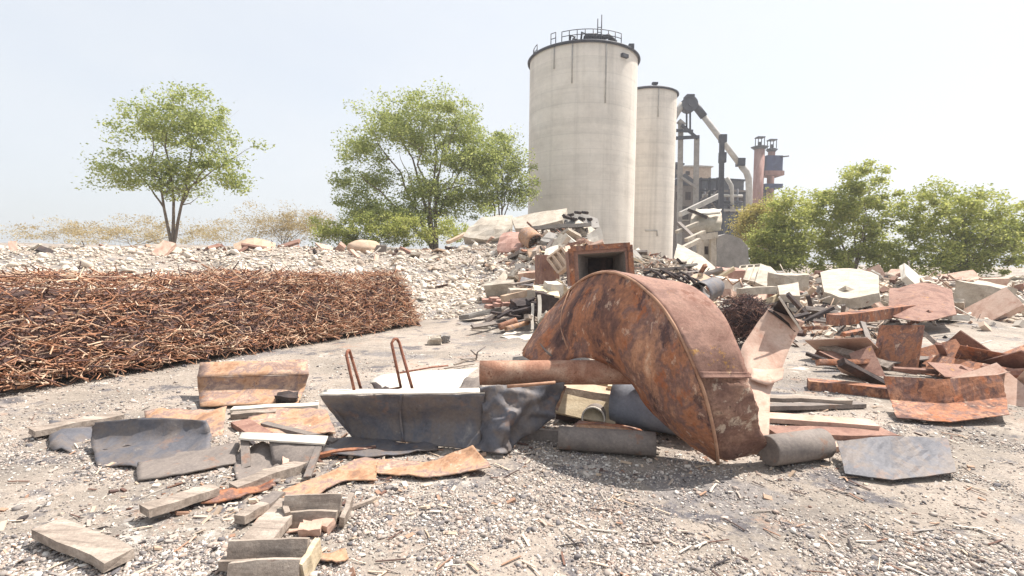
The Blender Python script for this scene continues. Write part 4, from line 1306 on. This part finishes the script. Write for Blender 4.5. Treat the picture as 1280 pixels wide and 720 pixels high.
sh = MB().hollow(P(600, 466, 4.5), (1.55, 4.5, AZ - .015), .108, .014, seg=32, rings=10).build('shaft', 'pipe', au)

# ================================================================== FRONT ROW
def sheet(name, mat, label, cat, rows, thick=.006, sub=6, dent=.01, ds=5, seed=0, group=None, ragged=.35, lin=False):
    return tag(MB().grid(flat(rows), thick, sub, dent, ds, seed, not lin, ragged, lin).build(name, mat), label, cat, group)
# trough
t = thing('steel_trough', 'long blue grey steel trough side lying in shade before the auger', 'trough', P(500, 550, 4.4))
MB().grid(flat([[(400, 494, 4.18), (450, 494, 4.17), (500, 493.5, 4.16), (550, 493, 4.15), (606, 492, 4.14)],
                [(420, 522, 4.32), (456, 523, 4.30), (500, 525, 4.27), (550, 527, 4.24), (604, 528, 4.2)],
                [(440, 547, 4.45), (470, 550, 4.42), (510, 553, 4.36), (552, 558, 4.3), (600, 561, 4.24)]]), .008, 8, .022, -2.6).build('side_panel', 'bluesteel', t)
MB().grid(flat([[(399, 493.5, 4.175), (450, 493, 4.165), (500, 492.5, 4.155), (550, 492, 4.145), (606, 491, 4.135)],
                [(406, 487.5, 4.36), (454, 487, 4.35), (502, 486.5, 4.34), (552, 486, 4.33), (606, 485, 4.32)]]), .010, 4, .006, 6).build('top_flange', 'white', t)  # pale colour carries the sunlight that falls on the flange
MB().grid(flat([[(500, 493, 4.145), (499, 520, 4.255), (503, 553, 4.345)], [(503, 493, 4.145), (502, 520, 4.255), (506, 553, 4.345)]]), .012, 3).build('rib', 'bluesteel', t)
MB().grid(flat([[(402, 492, 4.21), (442, 546, 4.46)], [(414, 487, 4.42), (452, 541, 4.6)]]), .008, 3).build('end_plate', 'bluesteel', t)
sheet('crumpled_sheet', 'bluesteel', 'crumpled dark steel sheet hanging down under the rusty shaft', 'sheet',
      [[(598, 484, 4.16), (630, 481, 4.22), (665, 480, 4.28), (706, 478, 4.34)],
       [(603, 512, 4.13), (634, 506, 4.16), (664, 504, 4.24), (703, 498, 4.34)],
       [(598, 542, 4.17), (630, 536, 4.06), (660, 526, 4.2), (694, 514, 4.3)],
       [(592, 561, 4.2), (626, 567, 4.06), (640, 556, 4.16), (686, 520, 4.32)]], .008, 9, .07, -3.4)
tag(MB().tube([P(634, 483, 4.12), P(660, 481, 4.16), P(694, 478, 4.2)], .014, 7).build('rod', 'rim'), 'thin rusty rod lying across the top of the crumpled sheet', 'rod')
def hoop(label, a0, a1, b1, b0, foot=None):
    p = [P(*q_) for q_ in (a0, a1, b1, b0)]
    top = (p[1] + p[2]) / 2 + Vector((0, 0, .035))
    pts = [p[0], p[0].lerp(p[1], .5), p[1], p[1].lerp(top, .6) + Vector((0, 0, .012)), top, p[2].lerp(top, .6) + Vector((0, 0, .012)), p[2], p[2].lerp(p[3], .5), p[3]]
    if foot:
        pts = [P(*foot)] + pts
    return tag(MB().tube(pts, .0135, 8).build('hoop', 'iron_bar'), label, 'hoop', 'rusty hoops above the trough')
MT['iron_bar'] = pmat('rusty_bar', [(.3, (96, 58, 46)), (.5, (128, 84, 68)), (.7, (156, 112, 92))], 20, 5, bump=.3, bscale=90)
hoop('shorter rusty hairpin hoop at the left above the trough', (443, 489, 4.3), (433, 444, 4.36), (438, 442, 4.5), (452, 489, 4.42))
hoop('taller rusty hairpin hoop with a turned foot above the trough', (501, 484, 4.5), (489.5, 429, 4.52), (499, 428, 4.62), (516, 488, 4.4), (488, 487, 4.56))
# pale sheet and odds behind the trough
sheet('pale_board', 'white', 'big cream white board lying behind the trough', 'board', [[(478, 486, 4.75), (520, 489, 4.7), (572, 488, 4.7)], [(462, 478, 5.2), (520, 473, 5.3), (585, 473, 5.1)], [(470, 470, 5.7), (530, 464, 5.9), (598, 460, 5.8)]], .012, 4, .02, 3)
sheet('scrap_flap', 'dark', 'small dark torn flap beside the cream board', 'flap', [[(470, 488, 4.7), (490, 489, 4.65)], [(462, 478, 4.95), (486, 483, 4.85)]], .01, 3, .05, 8)
sheet('folded_sheet', 'dustysteel', 'folded grey sheet edge between cream board and shaft', 'sheet', [[(570, 490, 4.6), (590, 488, 4.6), (602, 486, 4.6)], [(580, 478, 4.8), (594, 472, 4.8), (603, 468, 4.8)]], .01, 4, .05, 9)
tag(MB().tube([P(500, 466, 5.6), P(540, 459, 6.2), P(560, 457, 6.4)], .01, 6).build('rod', 'iron_bar'), 'thin rod on the ground behind the cream board', 'rod')
# ground bits in the middle distance
block('stone', 'conc', 'pale stone alone on the dusty ground before the rubble', 'stone', G(543, 430) + Vector((0, 0, .06)), (.24, .16, .13), .3, .1, group='pair of stones on the dusty ground', rough=.32)
block('stone', 'greyconc', 'darker stone touching the pale one on the dusty ground', 'stone', G(556, 428) + Vector((0, 0, .06)), (.16, .15, .12), 1.0, .1, group='pair of stones on the dusty ground', rough=.32)
pv = G(595, 450)
tag(MB().tube([pv, pv + Vector((.02, 0, .12)), pv + Vector((.14, .1, .2))], .012, 6).tube([pv + Vector((.02, 0, .06)), pv + Vector((-.08, -.03, .16))], .012, 6).build('wire', 'dustysteel'), 'forked wire poking from the ground left of the auger', 'wire')
for i, (x0, y0, x1, y1) in enumerate(((568, 455, 596, 447), (575, 449, 590, 449), (556, 461, 592, 455))):
    a, b = G(x0, y0, .015), G(x1, y1, .02)
    tag(MB().plank(a, b, .03, .015, rough=.02, seed=i).build('stick', 'wood'), 'thin grey stick on the ground near the forked wire', 'stick', 'grey sticks near the wire')
MT_BP = pmat('blue_grey_pipe', [(.3, (112, 116, 128)), (.5, (134, 138, 148)), (.7, (152, 152, 156))], 2.6, 10, fine=(40, .14), bump=.15, rough=.65, spots=[(5, .6, (104, 98, 98), .6)])  # pipe colour lightened for the sunlight that the arch keeps off
# under the arch
tag(MB().hollow((1.00, 4.80, .24), (1.72, 4.42, .22), .225, .012, seg=40).build('steel_pipe', MT_BP), 'wide blue grey steel pipe lying under the auger arch', 'pipe')
sp = thing('steel_pipe', 'small open ended pipe with bright rim left of the wide pipe', 'pipe', (.9, 5, 0))
pd = Vector((.30, .95, 0)).normalized()
p0 = Vector((.76, 4.62, .112))
MB().hollow(p0, p0 + pd * .9, .105, .008, seg=30).build('tube', 'dustysteel', sp)
MB().hollow(p0 - pd * .012, p0 + pd * .004, .109, .013, seg=30, rings=2).build('rim', 'white', sp)
tag(MB().plank(P(690, 502, 4.75), P(770, 519, 4.7), .20, .035, side=(0, .6, .8), rough=.01).build('plank', 'lightwood'), 'cream plank sloping to the open ended pipe', 'plank')
tag(MB().plank(P(700, 491, 4.9), P(770, 503, 4.9), .12, .08, side=(0, .3, 1), rough=.01).build('plank', 'wood'), 'brown grey plank resting above the cream plank', 'plank')
tag(MB().plank(P(700, 483, 5.2), P(775, 492, 5.1), .34, .03, rough=.01).build('plank', 'tan'), 'tan board at the back below the shaft', 'plank')
tag(MB().plank(P(745, 476, 5.4), P(812, 477, 5.35), .16, .06, rough=.01).build('plank', 'lightwood'), 'pale yellow plank end under the arch', 'plank')
tag(MB().plank(P(760, 483, 5.2), P(812, 489, 5.1), .12, .05, rough=.01).build('plank', 'lightwood'), 'second pale yellow plank end just below the first', 'plank')
tag(MB().plank(P(705, 482, 4.6), P(694, 512, 4.5), .05, .02, side=(1, 0, 0)).build('strip', 'orange'), 'short orange strip at the edge of the crumpled sheet', 'strip')
tag(MB().plank(P(700, 515, 5.0), P(770, 528, 4.9), .3, .05, rough=.01).build('plank', 'dark'), 'dark board in the shade behind the small pipe', 'plank')
tag(MB().plank(P(640, 543, 4.42), P(722, 549, 4.36), .13, .10, side=(0, .2, 1), rough=.008).build('beam', 'dustysteel'), 'grey dusty beam end left of the front pipe', 'beam')
tag(MB().hollow((.40, 4.14, .095), (1.16, 4.02, .095), .095, .01, seg=30, dent=.03).build('front_pipe', 'dustysteel'), 'dusty grey brown pipe nearest the camera under the arch', 'pipe')
an = thing('angle_iron', 'rust brown angle iron resting on the front pipe', 'angle iron', P(760, 545, 4.2))
MB().grid(flat([[(716, 546, 4.14), (760, 547, 4.1), (806, 549, 4.06)], [(718, 531, 4.22), (762, 533, 4.18), (805, 541, 4.12)]]), .01, 4, .012, 6).build('flange', 'orange', an)
MB().grid(flat([[(718, 530.5, 4.225), (762, 532.5, 4.185), (805, 540.5, 4.125)], [(724, 527, 4.36), (764, 529, 4.32), (800, 536, 4.26)]]), .01, 4, .01, 6).build('flange', 'rust', an)

# left side scrap
t = thing('rust_box', 'orange rusty sheet box with a fold line at the left', 'box', P(330, 505, 5.5))
MB().grid(flat([[(250, 508, 5.42), (320, 506, 5.45), (372, 505, 5.5)], [(248, 488, 5.5), (320, 487, 5.54), (380, 486, 5.58)], [(246, 472, 5.54), (320, 470, 5.58), (386, 468, 5.62)]]), .008, 4, .02, 4).build('side', 'orange', t)
MB().grid(flat([[(246, 471.5, 5.53), (320, 469.5, 5.57), (386, 467.5, 5.61)], [(250, 453, 5.75), (320, 451, 5.8), (384, 450, 5.84)]]), .008, 4, .012, 4).build('lip', 'orange', t)
block('stone', 'dark', 'dark stone at the foot of the orange rusty box', 'stone', G(362, 503) + Vector((0, -.05, .05)), (.2, .13, .11), .2, .1, rough=.18)
sheet('rust_sheet', 'orange', 'flat orange rusty sheet with a curled edge left of the trough', 'sheet', [[(300, 536, 4.66), (360, 545, 4.5), (420, 541, 4.54)], [(310, 522, 4.9), (365, 525, 4.85), (414, 525, 4.84)], [(330, 512, 5.15), (370, 511, 5.15), (408, 513, 5.1)]], .006, 5, .03, 4)
tag(MB().plank(P(290, 512, 5.2), P(398, 507, 5.35), .12, .04, rough=.01).build('board', 'white'), 'narrow whitish board behind the flat orange sheet', 'board')
tag(MB().plank(P(290, 519, 5.05), P(345, 516, 5.1), .1, .05, rough=.01).build('board', 'wood'), 'short grey board beside the narrow whitish board', 'board')
t = thing('steel_bracket', 'white topped steel bracket with two short legs at the left', 'bracket', P(360, 580, 3.9))
MB().grid(flat([[(298, 549, 3.86), (350, 552, 3.84), (406, 556, 3.82)], [(302, 541, 4.06), (352, 543, 4.05), (410, 546, 4.03)]]), .012, 3, .004, 6).build('top', 'white', t)
MB().grid(flat([[(336, 551, 3.87), (370, 553, 3.86), (398, 555, 3.85)], [(342, 580, 3.86), (366, 584, 3.83), (386, 588, 3.80)]]), .010, 4, .012, 6).build('web', 'dustysteel', t)
MB().plank(P(400, 555, 3.86), P(384, 597, 3.72), .05, .02, side=(1, 0, 0)).build('leg', 'dustysteel', t)
MB().plank(P(306, 549, 3.92), P(308, 585, 3.86), .06, .02, side=(1, 0, 0)).build('leg', 'dustysteel', t)
tag(MB().plank(P(292, 612, 3.52), P(384, 580, 3.80), .11, .07, rough=.012).build('beam', 'wood'), 'pale weathered beam slanting under the bracket', 'beam')
block('concrete_chunk', 'palesheet', 'pinkish chunk on the end of the weathered beam', 'chunk', P(368, 579, 3.78), (.16, .12, .09), .4, .2, rough=.12)
sheet('rust_strip', 'orange', 'long rusty strip curving down to the left in front of the trough', 'strip',
      [[(346, 622, 3.36), (388, 621, 3.36), (427, 602, 3.56), (470, 600, 3.62)], [(350, 617, 3.44), (396, 606, 3.5), (436, 587, 3.68), (472, 586, 3.74)], [(352, 612, 3.54), (402, 595, 3.64), (446, 574, 3.8), (474, 574, 3.88)]], .007, 6, .012, 5)
sheet('rust_strip', 'orange', 'rusty strip with a raised kinked right end below the trough', 'strip',
      [[(468, 591, 3.62), (500, 594, 3.60), (532, 597, 3.58), (568, 593, 3.60), (611, 585, 3.64)], [(470, 582, 3.74), (502, 585, 3.72), (536, 586, 3.72), (572, 574, 3.74), (612, 580, 3.72)], [(470, 573, 3.88), (504, 576, 3.86), (538, 577, 3.86), (558, 570, 3.86), (591, 556, 3.86)]], .007, 6, .012, 5)
sheet('bent_sheet', 'bluesteel', 'flat dark blue sheet with bright edge under the trough', 'sheet', [[(402, 568, 4.06), (458, 571, 4.02), (500, 567, 4.06), (548, 562, 4.12)], [(408, 556, 4.2), (460, 557, 4.18), (500, 558, 4.18), (548, 558, 4.2)], [(416, 547, 4.3), (450, 545, 4.32), (496, 552, 4.26), (546, 555, 4.24)]], .007, 5, .02, 5)
sheet('bent_sheet', 'dustysteel', 'dented grey sheet wedged beneath the white topped bracket', 'sheet', [[(296, 602, 3.6), (330, 606, 3.58), (352, 598, 3.64)], [(292, 584, 3.8), (326, 580, 3.8), (350, 576, 3.84)], [(300, 560, 3.94), (328, 556, 3.96), (346, 560, 3.94)]], .007, 6, .035, 5)
sheet('rust_strip', 'rust', 'dark rusty strip poking out left of the weathered beam', 'strip', [[(250, 628, 3.3), (300, 622, 3.36), (346, 606, 3.5)], [(252, 618, 3.4), (302, 610, 3.5), (344, 596, 3.6)]], .007, 6, .02, 5)
sheet('bent_sheet', 'palesheet', 'pinkish bent sheet under the open timber frame', 'sheet', [[(316, 660, 2.95), (366, 664, 2.92), (420, 656, 2.98)], [(322, 638, 3.15), (370, 636, 3.18), (424, 634, 3.2)]], .006, 6, .02, 5)
sheet('rust_sheet', 'orange', 'orange flake of sheet beside the timber crate', 'sheet', [[(392, 700, 2.66), (420, 704, 2.64), (436, 696, 2.7)], [(396, 690, 2.72), (420, 688, 2.74), (432, 686, 2.76)]], .006, 5, .02, 8)
tag(MB().plank(G(318, 664, .03), G(352, 640, .05), .05, .04, rough=.012).build('plank', 'lightwood'), 'thin pale splintered lath beside the timber frame', 'plank')
sheet('steel_channel', 'dustysteel', 'dusty channel lying across the far left scrap', 'channel', [[(170, 600, 3.6), (230, 592, 3.7), (300, 578, 3.86)], [(172, 578, 3.7), (232, 570, 3.8), (300, 558, 3.96)], [(180, 572, 3.9), (236, 564, 4.0), (300, 553, 4.1)]], .008, 5, .012, 5)
sheet('bent_sheet', 'bluesteel', 'dark dented sheet standing on edge at the far left', 'sheet', [[(120, 580, 3.9), (190, 584, 3.85), (262, 574, 3.95)], [(112, 550, 4.05), (188, 548, 4.0), (266, 544, 4.08)], [(118, 528, 4.1), (190, 522, 4.08), (258, 526, 4.12)]], .008, 6, .05, 3.5)
sheet('rust_sheet', 'orange', 'orange sheet propped against the dark dented one', 'sheet', [[(176, 544, 4.5), (226, 548, 4.45), (280, 540, 4.5)], [(180, 514, 4.8), (230, 508, 4.8), (284, 512, 4.8)]], .007, 6, .05, 3.5)
for i, (a, b, w_, m_, l) in enumerate((((40, 540), (150, 520), .16, 'wood', 'grey plank crossing the rusted scrap at the far left'), ((180, 640), (268, 612), .12, 'wood', 'weathered plank between the dusty channel and the gravel'), ((60, 660), (150, 700), .14, 'wood', 'weathered plank alone near the lower left'))):
    tag(MB().plank(G(*a, .06), G(*b, .04), w_, .05, rough=.014, seed=i).build('plank', m_), l, 'plank')
for i, (a, b, w_, t_, m_, l) in enumerate((((300, 574, 3.9), (352, 566, 4.0), .05, .04, 'rust', 'thin rusty bar tucked behind the bracket legs'), ((330, 530, 4.7), (420, 552, 4.45), .07, .03, 'dustysteel', 'dusty flat bar between the orange sheet and the trough'),
        ((380, 572, 3.95), (470, 560, 4.1), .05, .03, 'rust', 'narrow rusty bar lying before the dark blue sheet'), ((300, 528, 4.9), (330, 546, 4.6), .16, .04, 'rustlit', 'short mauve plate at the left of the flat orange sheet'),
        ((318, 640, 3.1), (350, 618, 3.35), .09, .03, 'dustysteel', 'grey metal scrap between beam and timber frame'), ((430, 640, 3.05), (470, 622, 3.25), .03, .02, 'wood', 'stray lath right of the timber frame'))):
    tag(MB().plank(P(*a), P(*b), w_, t_, None, .012, seed=i * 2.2).build('flat_bar' if m_ != 'wood' else 'lath', m_), l, 'bar' if m_ != 'wood' else 'lath')
# broken timber at the bottom left
def fr(name, label, cat, boards, loc):
    t = thing(name, label, cat, loc)
    for i, (a, b, w_, t_, sd_, mt) in enumerate(boards):
        MB().plank(a, b, w_, t_, sd_, .010, seed=i * 3.3 + w_).build('board', mt, t)
    return t
tag(MB().plank(G(366, 627, .05), G(296, 708, .05), .17, .05, rough=.012).build('plank', 'wood'), 'wide grey weathered plank running to the lower left corner', 'plank')
tag(MB().plank(G(330, 632, .04), G(300, 650, .04), .07, .05, rough=.012).build('plank', 'wood'), 'short splintered plank left of the wide grey plank', 'plank')
Z = lambda px, py, z: G(px, py, z)
fr('broken_pallet', 'open timber frame with upright end board at the lower left', 'pallet',
   [(Z(356, 633, .10), Z(426, 632, .10), .13, .03, (0, .25, 1), 'wood'), (Z(362, 648, .05), Z(420, 648, .05), .085, .035, (0, .2, 1), 'wood'), (Z(427, 655, .03), Z(439, 624, .10), .11, .028, (.2, .1, 1), 'wood'), (Z(360, 650, .05), Z(357, 631, .08), .10, .03, (0, 0, 1), 'wood')], Z(395, 645, 0))
fr('timber_crate', 'broken timber crate with a pale standing end at the bottom left', 'crate',
   [(Z(286, 690, .10), Z(384, 688, .10), .11, .03, (0, .3, 1), 'wood'), (Z(286, 716, .07), Z(374, 712, .07), .10, .035, (0, .3, 1), 'wood'), (Z(377, 716, .04), Z(399, 684, .09), .12, .028, (.1, 0, 1), 'lightwood'), (Z(300, 703, .05), Z(378, 701, .05), .1, .025, (0, 1, .1), 'wood')], Z(340, 710, 0))
for i, (px, py, rz) in enumerate(((392, 657, .6), (404, 662, -.4), (388, 668, .2), (412, 654, 1.1))):
    block('brick', 'palesheet', 'broken pinkish brick inside the open timber frame', 'brick', G(px, py) + Vector((0, 0, .03)), (.12, .06, .05), rz, .3, group='broken bricks by the timber frame', rough=.08)

# right side
st = thing('standing_sheet', 'tall pale pink bent sheet with a dark curl at its top right', 'sheet', P(960, 560, 4.9))
MB().grid(flat([[(946, 567, 4.12), (961, 566, 4.12)], [(940, 520, 4.5), (962, 518, 4.5)], [(934, 488, 4.75), (964, 488, 4.78)], [(930, 464, 4.95), (976, 464, 4.98)], [(926, 438, 5.15), (986, 438, 5.2)], [(942, 411, 5.3), (997, 417, 5.36)], [(960, 386, 5.4), (1006, 402, 5.4)]]), .008, 5, .015, 3).build('sheet', 'palesheet', st)
MB().grid(flat([[(960, 387, 5.36), (976, 400, 5.36), (994, 415, 5.36)], [(968, 383, 5.42), (982, 392, 5.42), (996, 408, 5.42)], [(974, 374, 5.3), (986, 386, 5.28), (999, 404, 5.28)]]), .006, 5, .012, 5).build('curl', 'dark', st)  # inner side of the curl coloured dark for the shade within it
MB().plank(P(974, 371, 5.24), P(1001, 413, 5.3), .022, .01, side=(1, 0, .5), rough=.006).build('edge_strip', 'white', st)
MB().grid(flat([[(938, 474, 4.8), (960, 481, 4.76), (978, 474, 4.8)], [(940, 460, 4.94), (962, 462, 4.94), (980, 460, 4.95)]]), .006, 4, .015, 5).build('tab', 'palesheet', st)
for i, (y0, d, w_, mt, l) in enumerate(((497, 5.6, .16, 'wood', 'grey plank at the back of the plank stack on the right'), (509, 5.3, .12, 'dustysteel', 'steel bar second in the plank stack on the right'), (522, 5.0, .22, 'palesheet', 'wide pink board in the middle of the plank stack'), (540, 4.75, .24, 'rustlit', 'wide mauve board in front of the pink one'), (556, 4.5, .12, 'palesheet', 'narrow pale board nearest in the plank stack'))):
    tag(MB().plank(P(956 + i * 2, y0, d), P(1060 + i * 17, y0 + (4, -3, 9, 2, 7)[i], d + (-.1, .25, -.3, .12, -.1)[i]), w_, .045, rough=.014, seed=i).build('board', mt), l, 'board', 'boards stacked at the right')
c0, c1 = Vector((1.97, 3.84, .118)), Vector((2.5, 4.02, .118))
tag(MB().tube([c0, c0.lerp(c1, .02), c0.lerp(c1, .5), c1], [.108, .116, .116, .116], 32).build('capped_pipe', 'dustysteel'), 'short grey capped pipe lying at the right', 'pipe')
litter(46, 6.6, 7.3, .95, .8, .3, 1.15, ['rust', 'rustlit', 'rustlit', 'palesheet', 'rust', 'dustysteel'], 'scrap_sheet', 'rusty scrap sheet in the low pile at the right of the yard', 'sheet', 'scrap sheets of the right pile', thin=.025, seed=21, ymin=5.8)
litter(30, 6.5, 7.2, 1.0, .8, .4, 1.4, ['rust', 'rust', 'dark', 'rustlit', 'wood'], 'scrap_bar', 'rusty bar lying in the low pile at the right of the yard', 'beam', 'scrap bars of the right pile', seed=22, ymin=5.8)
sheet('rust_sheet', 'rust', 'dark rusty sheet curled up on the gravel at the far right', 'sheet', [[(1120, 522, 5.0), (1188, 528, 4.9), (1262, 518, 5.0)], [(1112, 500, 5.4), (1182, 505, 5.3), (1258, 497, 5.4)], [(1104, 470, 5.5), (1178, 474, 5.4), (1252, 468, 5.5)]], .008, 8, .010, 4, lin=True, ragged=.15)
sheet('bent_sheet', 'bluesteel', 'grey bent sheet low on the ground right of the capped pipe', 'sheet', [[(1056, 592, 3.66), (1116, 600, 3.55), (1196, 590, 3.66)], [(1046, 552, 4.0), (1112, 545, 3.95), (1184, 548, 4.1)]], .008, 8, .010, 4, lin=True, ragged=.15)
tag(MB().plank(P(1010, 480, 6.3), P(1130, 492, 5.9), .2, .12, rough=.01).build('beam', 'rust'), 'rusty beam lying behind the stacked boards', 'beam')
sheet('bent_sheet', 'bluesteel', 'grey bent sheet lying at the far left edge', 'sheet', [[(60, 560, 4.4), (130, 566, 4.3), (210, 556, 4.4)], [(60, 530, 5.0), (130, 524, 4.9), (220, 528, 5.0)]], .008, 6, .09, 2.5)
